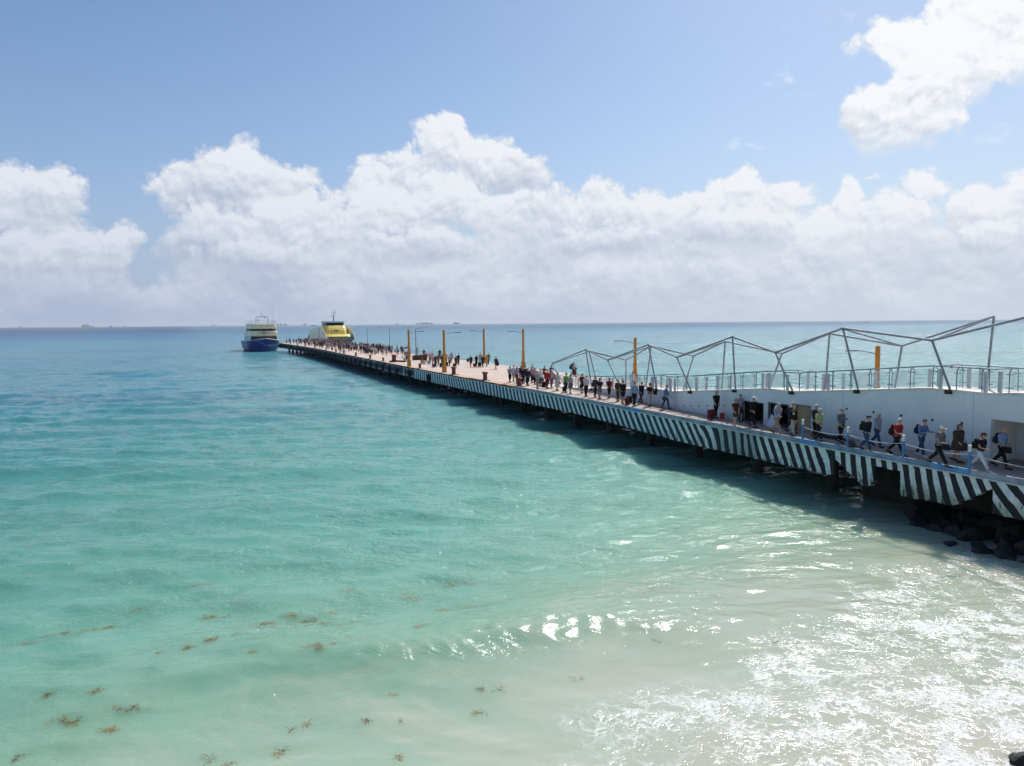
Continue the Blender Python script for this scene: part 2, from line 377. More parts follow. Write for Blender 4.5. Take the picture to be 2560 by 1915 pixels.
def sea_mat():
    m_ = bpy.data.materials.new('sea water'); m_.use_nodes = True; t = NT(m_.node_tree, True); b = t.n['Principled BSDF']
    pos = t.new('ShaderNodeNewGeometry').outputs['Position']; x, y, z = t.sep(pos)
    P = t.xyz(x, y, 0.0)
    S = t.add(t.mul(x, float(NS[0])), t.mul(y, float(NS[1])))
    n1 = t.noise(P, 0.09, 4.0, 0.55); n2 = t.noise(P, 0.018, 3.0, 0.5)
    near = t.step(S, 60, 15)
    Sw = t.add(S, t.add(t.mul(t.sub(n1, 0.5), 10.0), t.mul(t.sub(n2, 0.5), t.mul(S, 0.55))))
    lg = t.m('LOGARITHM', t.mx(Sw, 1.0), 10.0)                # depth of the water grows with the distance from the beach
    c = t.ramp(t.div(lg, 3.6), [(0.20, (.470, .450, .360)), (0.31, (.365, .425, .325)), (0.365, (.215, .370, .262)), (0.41, (.125, .312, .232)), (0.48, (.068, .255, .222)),
                               (0.56, (.050, .225, .262)), (0.66, (.046, .212, .295)), (0.75, (.045, .200, .320)), (0.80, (.036, .140, .270)), (0.86, (.022, .080, .190)), (1.0, (.018, .055, .145))])
    # sunward sheen painted into the water colour, growing towards the pier
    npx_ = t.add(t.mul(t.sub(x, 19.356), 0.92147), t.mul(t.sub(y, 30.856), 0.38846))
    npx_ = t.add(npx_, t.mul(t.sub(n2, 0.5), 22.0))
    sheen = t.mul(t.step(npx_, -46, -6), t.mul(t.step(S, 17, 26), t.step(S, 420, 60, 0.35, 1.0)))
    c = t.mix(t.mul(sheen, 0.68), c, t.ramp(t.div(lg, 3.6), [(0.36, (.25, .45, .34)), (0.45, (.175, .41, .345)), (0.58, (.14, .375, .37)), (0.8, (.13, .34, .40))]))
    # clouds of stirred-up sand and darker weed beds
    sand = t.noise(t.vmul(P, (0.7, 1.0, 1.0)), 0.30, 6.0, 0.62, 0.6)
    c = t.mix(t.mul(t.step(sand, 0.50, 0.68), t.mul(t.mul(t.step(x, -13, -6), t.step(S, 24, 14)), 0.50)), c, (.44, .45, .36))
    sw2 = t.noise(t.vadd(t.vmul(P, (0.45, 1.3, 1.0)), (9.0, 4.0, 0.0)), 0.33, 6.0, 0.6, 0.8)
    c = t.mix(t.mul(t.step(sw2, 0.5, 0.72), t.mul(t.step(S, 24, 16), 0.40)), c, (.30, .345, .245))
    bed = t.noise(t.vmul(P, (0.5, 1.0, 1.0)), 0.035, 4.0, 0.55)
    c = t.mix(t.mul(t.step(bed, 0.52, 0.66), t.mul(t.step(S, 45, 90), 0.35)), c, (.055, .125, .175))
    sh_ = t.noise(t.vmul(P, (0.22, 1.0, 1.0)), 0.012, 4.0, 0.55)
    c = t.mix(t.mul(t.step(sh_, 0.50, 0.62), t.mul(t.step(S, 150, 320), 0.45)), c, (.075, .235, .270))
    # ripples finer than the modelled waves
    r1 = t.noise(t.vmul(P, (0.55, 1.0, 1.0)), 2.6, 5.0, 0.6)
    r2 = t.noise(t.vmul(P, (0.7, 1.0, 1.0)), 8.0, 1.0, 0.5, 0.4)
    r0 = t.noise(t.vmul(P, (0.4, 1.0, 1.0)), 0.45, 4.0, 0.55); r3 = t.noise(t.vadd(t.vmul(P, (0.36, 1.0, 1.0)), (5.0, 9.0, 0.0)), 1.15, 4.0, 0.55)
    calm = t.step(S, 11, 27, 0.04, 1.0)
    gust = t.step(t.noise(P, 0.45, 4.0, 0.6), 0.38, 0.62, 0.45, 1.25)
    far = t.step(S, 60, 260)
    hgt = t.mul(gust, t.add(t.add(t.mul(t.absv(t.sub(r1, 0.5)), -0.19), t.mul(t.absv(t.sub(r3, 0.5)), -0.33)), t.mul(r2, 0.016)))
    hgt = t.add(t.mul(hgt, calm), t.mul(t.mul(t.absv(t.sub(r0, 0.5)), far), -1.7))
    bmp = t.new('ShaderNodeBump'); bmp.inputs['Strength'].default_value = 1.0; bmp.inputs['Distance'].default_value = 1.0
    # foam left by the wash
    fz = t.noise(t.vadd(P, (3.0, 8.0, 0.0)), 0.26, 5.0, 0.6)
    Sf = t.add(S, t.add(t.mul(t.sub(fz, 0.5), 9.0), t.mul(t.step(x, -4.0, 12.0), -1.8)))
    reg = t.step(Sf, 13.6, 8.0)
    w1 = t.noise(P, 0.9, 3.0, 0.55, out='Color'); w2 = t.noise(P, 4.0, 2.0, 0.5, out='Color')
    wv = t.vadd(P, t.vadd(t.vmul(t.vadd(w1, (-0.5, -0.5, -0.5)), (1.5, 1.5, 0)), t.vmul(t.vadd(w2, (-0.5, -0.5, -0.5)), (0.25, 0.25, 0))))
    wv = t.vadd(t.vmul(wv, (1.0, 1.15, 1.0)), (0, 0, 0))
    def cells(scale, wd):
        e = t.voro(wv, scale, feature='DISTANCE_TO_EDGE'); return t.step(e, wd, 0.0)
    pat = t.noise(P, 0.42, 5.0, 0.60); pat2 = t.noise(t.vadd(P, (31.0, 7.0, 0.0)), 1.1, 4.0, 0.6)
    dens = t.mul(reg, t.step(pat, 0.34, 0.62))
    e1 = cells(1.15, 0.10); e2 = cells(2.9, t.add(0.07, t.mul(dens, 0.22))); e3 = cells(7.0, t.add(0.05, t.mul(dens, 0.40)))
    foam = t.mx(t.mul(e1, 0.75), t.mx(t.mul(e2, t.step(pat2, 0.34, 0.55)), t.mul(e3, t.step(pat2, 0.44, 0.60))))
    foam = t.mul(t.mul(foam, t.step(reg, 0.05, 0.8)), t.add(0.30, t.mul(dens, 0.75)))
    foam = t.m('MULTIPLY', foam, t.step(t.noise(P, 2.0, 4.0, 0.65), 0.30, 0.52, 0.30, 1.0), clamp=True)
    # a few broken crests
    bk = t.step(t.noise(P, 3.4, 5.0, 0.7), 0.60, 0.72)
    cr1 = t.m('EXPONENT', t.mul(t.add(t.m('POWER', t.div(t.sub(t.sub(y, 23.25), t.mul(t.add(x, 6.5), 0.42)), 0.38), 2.0), t.m('POWER', t.div(t.add(x, 6.4), 2.0), 2.0)), -1.0))
    foam = t.mul(foam, 0.82); foam = t.mx(foam, t.mul(t.step(cr1, 0.25, 0.7), t.step(bk, 0.0, 0.6)))
    c = t.mix(foam, c, (.72, .74, .74))
    t.put(b.inputs['Base Color'], c)
    bub = t.mul(t.noise(P, 15.0, 4.0, 0.7), t.mul(t.mul(foam, reg), 0.016))
    hgt = t.add(hgt, t.add(bub, t.mul(foam, 0.010)))
    t.put(bmp.inputs['Height'], hgt)
    t.l.new(bmp.outputs[0], b.inputs['Normal'])
    rough = t.step(S, 25, 600, 0.09, 0.20)
    rough = t.add(rough, t.mul(foam, 0.55))
    t.put(b.inputs['Roughness'], rough)
    b.inputs['Subsurface Weight'].default_value = SSS; b.inputs['Subsurface Radius'].default_value = (1.0, 1.6, 1.6); b.inputs['Subsurface Scale'].default_value = 1.15; b.subsurface_method = 'BURLEY'
    b.inputs['IOR'].default_value = 1.33; t.put(b.inputs['Specular IOR Level'], t.mul(t.step(S, 40, 240, 0.5, 0.11), t.step(S, 200, 1200, 1.0, 0.18)))
    return m_
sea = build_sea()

# ------------------------------------------------------------------ materials of the pier
def deck_mat():
    m_ = bpy.data.materials.new('pier deck concrete'); m_.use_nodes = True; t = NT(m_.node_tree, True); b = t.n['Principled BSDF']
    pos = t.new('ShaderNodeNewGeometry').outputs['Position']; x, y, z = t.sep(pos)
    s_ = t.add(t.mul(t.sub(x, float(P0[0])), float(D[0])), t.mul(t.sub(y, float(P0[1])), float(D[1])))
    n_ = t.add(t.mul(t.sub(x, float(P0[0])), float(N[0])), t.mul(t.sub(y, float(P0[1])), float(N[1])))
    P = t.xyz(s_, n_, 0.0)
    f = t.noise(P, 0.6, 7.0, 0.65); g = t.noise(t.vmul(P, (0.35, 1.0, 1.0)), 3.0, 6.0, 0.7)
    c = t.mix(t.step(f, 0.3, 0.7), (.47, .375, .31), (.60, .50, .425))
    c = t.mix(t.mul(t.step(g, 0.55, 0.72), 0.5), c, (.36, .27, .215))
    edge = t.step(n_, 1.35, 1.15)
    far = t.step(s_, 44.0, 50.0)
    c = t.mix(t.mul(edge, t.add(0.12, t.mul(far, 0.4))), c, (.52, .31, .19))
    j = t.m('FRACT', t.div(s_, 2.4)); jn = t.m('FRACT', t.div(n_, 2.35))
    line = t.mx(t.step(j, 0.03, 0.015), t.step(jn, 0.022, 0.010))
    c = t.mix(t.mul(line, 0.45), c, (.20, .14, .11))
    st = t.noise(t.vmul(P, (0.2, 1.6, 1.0)), 1.3, 5.0, 0.7)
    c = t.mix(t.mul(t.step(st, 0.60, 0.66), t.mul(edge, 0.5)), c, (.55, .20, .07))
    c = t.mix(t.mul(t.step(s_, 42.0, 34.0), 0.35), c, (.33, .255, .215))
    t.put(b.inputs['Base Color'], c); b.inputs['Roughness'].default_value = 0.85; b.inputs['Specular IOR Level'].default_value = 0.3
    bn = t.new('ShaderNodeBump'); bn.inputs['Strength'].default_value = 0.5; bn.inputs['Distance'].default_value = 0.02
    t.put(bn.inputs['Height'], g); t.l.new(bn.outputs[0], b.inputs['Normal'])
    return m_
def stripe_mat():
    m_ = bpy.data.materials.new('striped pier paint'); m_.use_nodes = True; t = NT(m_.node_tree); b = t.n['Principled BSDF']
    uv = t.new('ShaderNodeUVMap'); uv.uv_map = 'UVMap'
    u, s_, _ = t.sep(uv.outputs[0])                 # u = stripe count, s_ = distance along the pier
    pos = t.new('ShaderNodeNewGeometry').outputs['Position']; _, _, z = t.sep(pos)
    P = t.xyz(s_, z, 0.0)
    wob = t.noise(t.vmul(P, (1.0, 0.5, 1.0)), 1.9, 5.0, 0.6)
    uu = t.add(u, t.mul(t.sub(wob, 0.5), 0.26))
    cell = t.m('FLOOR', uu); fr = t.m('FRACT', uu)
    rnd = t.noise(t.xyz(t.mul(cell, 7.13), 0.0, 0.0), 1.0, 0.0, 0.5)
    white = t.mul(t.step(fr, t.sub(0.505, 0.02), t.add(0.505, 0.02), 1.0, 0.0), t.step(fr, 0.0, 0.04))
    tear = t.noise(t.vmul(P, (3.2, 0.8, 1.0)), 2.3, 6.0, 0.7)
    low = t.step(z, 2.1, 1.35)
    white = t.mul(white, t.sub(1.0, t.mul(t.step(t.add(tear, t.mul(low, 0.10)), 0.60, 0.66), 0.9)))
    chip = t.noise(P, 11.0, 5.0, 0.75)
    white = t.mul(white, t.sub(1.0, t.mul(t.step(chip, 0.63, 0.70), 0.75)))
    wc = t.mix(t.step(t.noise(P, 4.0, 5.0, 0.65), 0.35, 0.7), (.54, .63, .64), (.76, .81, .80))
    grime = t.mul(t.mul(t.step(s_, 13.2, 14.0), t.step(s_, 18.0, 16.8)), 0.62)
    wc = t.mix(grime, wc, (.16, .21, .17))
    algae = t.mul(t.mul(t.step(s_, 9.0, 4.0), t.step(z, 2.2, 1.4)), t.step(t.noise(P, 5.0, 5.0, 0.7), 0.3, 0.6, 0.5, 1.0))
    wc = t.mix(t.mul(algae, 0.75), wc, (.17, .22, .07))
    near = t.step(s_, 30.0, 9.0)
    dc = t.mix(near, (.012, .036, .072), (.010, .013, .017))
    dc = t.mix(t.mul(t.step(t.noise(P, 2.2, 5.0, 0.7), 0.5, 0.7), 0.45), dc, (.022, .028, .026))
    dark = t.step(s_, 85.5, 86.5)
    dash = t.mul(t.step(t.m('FRACT', t.mul(s_, 1.25)), 0.30, 0.34, 1.0, 0.0), t.mul(t.step(z, 1.52, 1.55), t.step(z, 1.80, 1.77)))
    dash = t.mul(dash, t.mul(t.step(s_, 128.0, 126.0), t.step(t.noise(P, 0.6, 3.0, 0.6), 0.40, 0.46)))
    bar = t.mul(t.step(t.m('FRACT', t.add(t.mul(s_, 0.26), 0.1)), 0.10, 0.11, 1.0, 0.0), t.step(s_, 96.0, 95.0))
    w2 = t.mx(t.mul(dash, 0.9), t.mul(bar, 0.8))
    white = t.add(t.mul(white, t.sub(1.0, dark)), t.mul(w2, dark))
    lip = t.mul(t.step(z, 2.66, 2.70), t.step(chip, 0.62, 0.5))
    lipfar = t.mul(t.mul(t.step(z, 2.45, 2.5), dark), t.step(t.noise(t.vmul(P, (1.0, 0.3, 1.0)), 3.1, 4.0, 0.7), 0.52, 0.60))
    white = t.mx(white, t.mx(t.mul(lip, t.sub(1.0, dark)), lipfar))
    dc = t.mix(dark, dc, (.012, .020, .030))
    c = t.mix(white, dc, wc)
    rust = t.noise(t.vmul(P, (2.2, 0.25, 1.0)), 1.5, 5.0, 0.6)
    c = t.mix(t.mul(t.step(rust, 0.64, 0.72), 0.55), c, (.16, .085, .035))
    t.put(b.inputs['Base Color'], c); b.inputs['Roughness'].default_value = 0.75
    bn = t.new('ShaderNodeBump'); bn.inputs['Strength'].default_value = 0.6; bn.inputs['Distance'].default_value = 0.03
    t.put(bn.inputs['Height'], chip); t.l.new(bn.outputs[0], b.inputs['Normal'])
    return m_
M_deck = deck_mat(); M_stripe = stripe_mat()
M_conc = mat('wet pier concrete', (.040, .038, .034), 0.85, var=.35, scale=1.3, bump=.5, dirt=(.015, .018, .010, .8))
M_kerb = mat('kerb paint', (.27, .31, .35), 0.7, var=.3, scale=1.2, dirt=(.12, .12, .12, .6))
M_kerbb = mat('blue kerb paint', (.09, .27, .50), 0.6, var=.3, scale=1.6, dirt=(.2, .25, .3, .5))
def wall_mat():
    m_ = bpy.data.materials.new('white wall paint'); m_.use_nodes = True; t = NT(m_.node_tree); b = t.n['Principled BSDF']
    pos = t.new('ShaderNodeNewGeometry').outputs['Position']
    f = t.noise(pos, 0.7, 5.0, 0.6); g = t.noise(t.vmul(pos, (1.0, 1.0, 0.10)), 3.4, 6.0, 0.7); h = t.noise(pos, 7.0, 5.0, 0.7)
    c = t.mix(t.step(f, 0.3, 0.7), (.70, .74, .78), (.79, .81, .82))
    c = t.mix(t.mul(t.step(g, 0.60, 0.74), 0.45), c, (.36, .42, .46))
    c = t.mix(t.mul(t.step(h, 0.70, 0.76), 0.4), c, (.30, .32, .33))
    x_, y_, z_ = t.sep(pos); sd_ = t.add(t.mul(t.sub(x_, 19.356), -0.38846), t.mul(t.sub(y_, 30.856), 0.92147))
    jj = t.m('FRACT', t.div(t.add(sd_, 1.2), 7.4)); c = t.mix(t.mul(t.step(t.absv(t.sub(jj, .5)), .0035, .0015), 0.5), c, (.25, .29, .32))
    dr = t.noise(t.xyz(t.mul(sd_, 1.6), t.mul(z_, .12), 0.0), 1.5, 5.0, .6)
    c = t.mix(t.mul(t.step(dr, .60, .70), t.mul(t.step(z_, 2.8, 6.2), 0.4)), c, (.36, .33, .28))
    c = t.mix(t.mul(t.step(z_, 3.35, 2.9), t.mul(f, 0.6)), c, (.34, .35, .36))
    t.put(b.inputs['Base Color'], c); b.inputs['Roughness'].default_value = 0.7; b.inputs['Specular IOR Level'].default_value = 0.3
    bn = t.new('ShaderNodeBump'); bn.inputs['Strength'].default_value = 0.25; bn.inputs['Distance'].default_value = 0.02
    t.put(bn.inputs['Height'], h); t.l.new(bn.outputs[0], b.inputs['Normal'])
    return m_
M_wall = wall_mat()
M_walk = mat('pale walkway', (.70, .64, .58), 0.8, var=.12, scale=.9, bump=.2, dirt=(.45, .40, .36, .5))
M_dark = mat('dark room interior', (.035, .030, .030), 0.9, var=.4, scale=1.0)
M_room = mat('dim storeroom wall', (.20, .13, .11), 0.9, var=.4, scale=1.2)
M_beige = mat('beige board', (.52, .38, .22), 0.7, var=.15, scale=2.0)
M_board = mat('leaning white board', (.72, .78, .84), 0.6, var=.06, scale=2.0)
M_steel = mat('galvanised steel', (.32, .33, .35), 0.62, 0.35, var=.18, scale=4.0, bump=.1)
M_rail = mat('railing steel', (.20, .27, .31), 0.42, 0.5, var=.2, scale=4.0)
M_pillar = mat('white railing pillar', (.54, .57, .60), 0.6, var=.1, scale=3.0, dirt=(.42, .42, .42, .5))
M_black = mat('black steel', (.018, .018, .02), 0.6, var=.3, scale=4.0)
M_orange = mat('orange painted concrete', (.62, .235, .022), 0.65, var=.16, scale=2.2, bump=.2, dirt=(.36, .14, .03, .5))
M_lamp = mat('grey lamp metal', (.16, .17, .18), 0.5, 0.4, var=.1)
M_red = mat('red-brown bollard paint', (.18, .030, .024), 0.6, var=.25, scale=5.0, dirt=(.07, .025, .02, .6))
M_cream = None
def glass_mat():
    m_ = bpy.data.materials.new('railing glass'); m_.use_nodes = True; t = NT(m_.node_tree)
    b = t.n['Principled BSDF']; b.inputs['Base Color'].default_value = (.72, .80, .82, 1); b.inputs['Roughness'].default_value = 0.06
    pos = t.new('ShaderNodeNewGeometry').outputs['Position']
    t.put(b.inputs['Alpha'], t.step(t.noise(pos, 2.5, 4.0, 0.6), 0.3, 0.7, 0.13, 0.28))
    return m_
M_glass = glass_mat()

# ------------------------------------------------------------------ pier
S_TIP = 262.0
pier = empty('pier', W(0, 0, 0)); tag(pier, 'long concrete pier with slanting dark and white stripes painted along its side', 'pier')
PI_ = Matrix.Translation(Vector(W(0, 0, 0))).inverted()
def part(mb, name, m_, parent, smooth=False, bevel=0.0):
    """build a part given in world coordinates under an empty that stands away from the origin"""
    inv = parent.matrix_basis.inverted()
    mb.v = [tuple(inv @ Vector(p)) for p in mb.v]
    return mb.build(name, m_, parent, smooth, bevel)
sv = [-14, -8, -2] + list(range(2, 262, 4)) + [S_TIP]
mb = MB()
top_n = [W(s, edge_n(s)-0.02) for s in sv]; top_f = [W(s, 14.0) for s in sv]
for i in range(len(sv)-1):
    a, b_, c_, d_ = top_n[i], top_n[i+1], top_f[i+1], top_f[i]
    lo = lambda p: (p[0], p[1], DZ-0.38)
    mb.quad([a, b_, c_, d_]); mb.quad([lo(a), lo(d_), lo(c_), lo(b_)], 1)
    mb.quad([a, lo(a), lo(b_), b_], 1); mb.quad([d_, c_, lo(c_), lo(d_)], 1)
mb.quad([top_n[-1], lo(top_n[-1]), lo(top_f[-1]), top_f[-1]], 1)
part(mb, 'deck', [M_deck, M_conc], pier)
# striped apron
def zbot(s):
    return float(np.interp(s, [-14, -.27, -.26, 1.21, 1.5, 2.2, 4.10, 4.11, 5.55, 5.60, 5.84, 6.19, 7.99, 8.0, 8.3, 21, 24, 30, 36, 54, 89, 262],
                           [1.2, 1.38, 2.41, 1.45, 1.30, 1.30, 1.20, 2.33, 2.33, 1.6, 1.33, 1.2, 2.29, 1.6, 1.40, 1.30, 1.36, 1.5, 1.6, 1.5, 1.41, 1.3]))
def shear(s): return float(np.interp(s, [-4, -.5, .6, 2.5, 8, 9, 13.5, 15, 17, 19, 24, 34, 44, 56, 64, 70, 77, 86], [.95, .95, .6, .25, .1, .5, .5, .15, .2, .85, .8, .72, .6, .3, .85, .5, .1, 0]))
ss = list(np.arange(-14, 10, 0.16))+list(np.arange(10, 90, 0.5))+list(np.arange(90, 262.1, 2.0))
for sx_ in (-.27, -.26, 4.10, 4.11, 5.55, 5.6, 7.99, 8.0): ss.append(sx_)
ss = sorted(ss); ucur = 0; uvals = []
for i, s in enumerate(ss):
    per = float(np.interp(s, [-2, 3, 9, 20, 40, 56, 86], [.92, .60, .66, .78, .86, .98, 1.05]))
    if i: ucur += (s-ss[i-1])/per
    uvals.append(ucur)
me_v = []; me_f = []; me_uv = []; T_ = 0.30
for i, s in enumerate(ss):
    e = edge_n(s)-0.055+0.02*math.sin(s*1.3); zb = zbot(s)+0.03*math.sin(s*7.1)*math.sin(s*2.3); zt = 2.74
    me_v += [W(s, e, zt), W(s, e, zb), W(s, e+T_, zb), W(s, e+T_, zt)]
def uvat(i, z):
    per = float(np.interp(ss[i], [-2, 3, 9, 20, 40, 56, 86], [.92, .60, .66, .78, .86, .98, 1.05]))
    return (uvals[i]-shear(ss[i])*(z-1.4)/per, ss[i])
for i in range(len(ss)-1):
    a = 4*i; b_ = 4*(i+1)
    for (p, q) in ((0, 1), (1, 2), (2, 3), (3, 0)):
        me_f.append((a+p, a+q, b_+q, b_+p))
        me_uv += [uvat(i, me_v[a+p][2]), uvat(i, me_v[a+q][2]), uvat(i+1, me_v[b_+q][2]), uvat(i+1, me_v[b_+p][2])]
inv = pier.matrix_basis.inverted()
me = bpy.data.meshes.new('striped_apron'); me.from_pydata([tuple(inv @ Vector(p)) for p in me_v], [], me_f)
ul = me.uv_layers.new(name='UVMap'); ul.data.foreach_set('uv', np.array(me_uv, dtype=np.float32).ravel()); me.update()
me.materials.append(M_stripe)
link_mesh('striped_apron', me, pier)
# kerb on the near walkway
M_kerb2 = mat('faded blue kerb paint', (.16, .25, .34), .65, var=.35, scale=1.4, dirt=(.2, .22, .24, .6))
for (a, b_, m_, nm) in ((-14, 0.7, M_kerb, 'kerb'), (0.7, 2.4, M_kerbb, 'kerb'), (2.4, 9.0, M_kerb2, 'kerb'), (9.0, 10.6, M_kerbb, 'kerb'), (10.6, 26.0, M_kerb, 'kerb'), (26.0, 28.0, M_kerbb, 'kerb'), (28.0, 49.5, M_kerb, 'kerb')):
    mb = MB(); k_ = max(2, int((b_-a)/2.0))
    rings = [[W(s, -.13, 2.76), W(s, .10, 2.76), W(s, .10, 2.985), W(s, -.10, 3.0)] for s in np.linspace(a+.005, b_-.005, k_)]
    mb.loft(rings); part(mb, nm, m_, pier, bevel=0.0)
# ledge pipe line under the kerb
mb = MB(); mb.tube([W(s, -.16, 2.745) for s in np.arange(-14, 49, 1.0)], .028, 6); part(mb, 'ledge', mat('pale ledge', (.55, .60, .62), .7), pier)
# piles and cross beams below
mbp = None
for s in list(np.arange(10.5, 60, 6.0))+list(np.arange(60, 262, 7.5)):
    e = edge_n(s)
    for n_ in (e+2.4, 6.0, 9.6, 12.8):
        if n_ > 4 and s > 120: continue
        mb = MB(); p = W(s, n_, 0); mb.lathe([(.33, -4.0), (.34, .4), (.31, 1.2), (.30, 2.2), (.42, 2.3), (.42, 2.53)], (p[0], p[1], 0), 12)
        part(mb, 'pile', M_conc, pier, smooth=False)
mb = MB()
ang = math.atan2(D[1], D[0])
for s in list(np.arange(10.5, 60, 6.0))+list(np.arange(60, 262, 7.5)):
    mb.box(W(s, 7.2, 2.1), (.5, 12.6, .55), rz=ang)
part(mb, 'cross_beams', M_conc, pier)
for n_, zb_ in ((7.0, 1.5), (13.85, 1.0)):  # beams added to block bright sky reflections on the water under the deck
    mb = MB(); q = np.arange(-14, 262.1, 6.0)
    mb.loft([[W(s, n_-.15, 2.51), W(s, n_-.15, zb_), W(s, n_+.13, zb_), W(s, n_+.13, 2.51)] for s in q]); part(mb, 'light_block_beam', M_conc, pier)
mb = MB(); mb.loft([[W(s, 3.0, 2.50), W(s, 3.0, -.8), W(s, 3.5, -.8), W(s, 3.5, 2.50)] for s in np.arange(-14, 9.1, 1.15)]); part(mb, 'added_back_wall', mat('dark stained concrete', (.030, .026, .022), .9, var=.5, scale=1.4, bump=.6, dirt=(.06, .04, .025, .5)), pier)  # wall added behind the rocks to keep the space under the deck dark
# tyre fenders hanging on the far berth
M_tyre = mat('black rubber', (.015, .015, .016), 0.8, var=.2)
def torus(mb, c, R0, r0, ax, seg=14, sg=6):
    ax = Vector(ax).normalized(); u = Vector((0, 0, 1)); w = ax.cross(u).normalized()
    pts = [Vector(c)+(u*math.cos(a)+w*math.sin(a))*R0 for a in [2*math.pi*k/seg for k in range(seg+1)]]
    mb.tube(pts, r0, sg, cap=False)
for i, s in enumerate([78.3, 88.3]+list(np.arange(96, 262, 5.0))):
    mb = MB(); torus(mb, W(s, edge_n(s)-0.16, 1.95), .48, .14, (float(N[0]), float(N[1]), 0))
    part(mb, 'fender', M_tyre, pier, smooth=True)

# ------------------------------------------------------------------ ramp building beside the near walkway
ramp = empty('ramp_building', W(20, 3, DZ)); tag(ramp, 'white walled ramp rising beside the walkway with open storerooms inside', 'ramp')
OPEN = [(16.05, 18.05, 4.22), (13.90, 15.66, 4.34), (12.18, 13.63, 4.42), (-3.2, 1.66, 4.86)]
def is_open(s):
    for a, b_, z in OPEN:
        if a < s < b_: return z
    return None
bs = sorted(set([-14.0, 50.0]+[v for o in OPEN for v in o[:2]]+[float(v) for v in np.arange(-12, 50, 1.0)]+[.6, 4.8, 13.5, 15.8, 26.2, 28.5]))
mb = MB(); TH_ = 0.22
for a, b_ in zip(bs[:-1], bs[1:]):
    zo = is_open((a+b_)/2); z0 = DZ-0.02 if zo is None else zo
    za, zb_ = ramp_z(a)-.012, ramp_z(b_)-.012
    if za <= z0+0.01: continue
    na, nb = nn(a), nn(b_)
    A = [W(a, na, z0), W(b_, nb, z0), W(b_, nb, zb_), W(a, na, za)]; B = [W(a, na+TH_, z0), W(b_, nb+TH_, z0), W(b_, nb+TH_, zb_), W(a, na+TH_, za)]
    mb.quad(A); mb.quad(B[::-1]); mb.quad([A[0], B[0], B[1], A[1]])
for a, b_, z in OPEN:
    for s in (a, b_): mb.quad([W(s, nn(s), DZ), W(s, nn(s)+TH_, DZ), W(s, nn(s)+TH_, z), W(s, nn(s), z)])
part(mb, 'wall', M_wall, ramp)
mb = MB()
for a, b_ in zip(bs[:-1], bs[1:]):
    za, zb_ = ramp_z(a), ramp_z(b_); na, nb = nn(a)-.03, nn(b_)-.03
    T = [W(a, na, za), W(b_, nb, zb_), W(b_, nb+2.2, zb_), W(a, na+2.2, za)]; L = [(p[0], p[1], p[2]-.10) for p in T]
    mb.quad(T); mb.quad(L[::-1]); mb.quad([T[0], L[0], L[1], T[1]]); mb.quad([T[3], T[2], L[2], L[3]])
part(mb, 'walkway', M_walk, ramp)
mb = MB()
for a, b_ in zip(bs[:-1], bs[1:]):
    za, zb_ = ramp_z(a)-.1, ramp_z(b_)-.1
    if za < DZ+.05: continue
    mb.quad([W(a, nn(a)+2.1, DZ), W(b_, nn(b_)+2.1, DZ), W(b_, nn(b_)+2.1, zb_), W(a, nn(a)+2.1, za)])
part(mb, 'back_wall', M_wall, ramp)
# rooms
for k, (a, b_, z) in enumerate(OPEN[:3]):
    mb = MB(); dpt = 1.45; nb = nn(a)+TH_+.003
    q = [W(a-.25, nb, DZ+.004), W(b_+.15, nb, DZ+.004), W(b_+.15, nb+dpt, DZ+.004), W(a-.25, nb+dpt, DZ+.004)]
    zt = z+.12; u = [(p[0], p[1], zt) for p in q]
    mb.quad([q[3], q[2], u[2], u[3]]); mb.quad([q[0], q[3], u[3], u[0]]); mb.quad([q[2], q[1], u[1], u[2]]); mb.quad([u[0], u[1], u[2], u[3]][::-1])
    part(mb, 'storeroom', M_dark if k == 0 else M_room, ramp)
    mb = MB()
    for s in (a+.035, b_-.035): mb.box(W(s, nn(a)+.06, (DZ+z)/2), (.06, .10, z-DZ-.01), rz=ang)
    mb.box(W((a+b_)/2, nn(a)+.06, z-.045), (b_-a-.14, .10, .07), rz=ang)
    part(mb, 'door_frame', M_lamp if k else M_black, ramp)
mb = MB(); mb.box(W(12.9, nn(12)+.32, 3.62), (1.36, .05, 1.42), rz=ang); part(mb, 'beige_panel', M_beige, ramp)
# deep cream-lined entrance at the shore end
def corr_mat():
    m_ = bpy.data.materials.new('cream corrugated gate'); m_.use_nodes = True; t = NT(m_.node_tree); b = t.n['Principled BSDF']
    pos = t.new('ShaderNodeNewGeometry').outputs['Position']; x, y, z = t.sep(pos)
    n_ = t.add(t.mul(t.sub(x, float(P0[0])), float(N[0])), t.mul(t.sub(y, float(P0[1])), float(N[1])))
    fr = t.m('FRACT', t.mul(n_, 9.0)); g = t.mul(t.step(fr, .75, .8), t.step(n_, 3.9, 3.95))
    g2 = t.noise(t.vmul(pos, (1.0, 1.0, .1)), 6.0, 5.0, .7)
    c = t.mix(t.mul(t.step(g2, .5, .72), .5), (.95, .90, .80), (.72, .63, .48))
    c = t.mix(t.mul(g, .6), c, (.30, .22, .14))
    t.put(b.inputs['Base Color'], c); b.inputs['Roughness'].default_value = .6; return m_
mb = MB()
mb.quad([W(1.70, nn(1)+.02, DZ+.004), W(2.05, 5.3, DZ+.004), W(2.05, 5.3, 4.84), W(1.70, nn(1)+.02, 4.84)])
mb.quad([W(2.05, 5.3, DZ), W(-3.4, 5.3, DZ), W(-3.4, 5.3, 4.84), W(2.05, 5.3, 4.84)])
part(mb, 'cream_gate', corr_mat(), ramp)
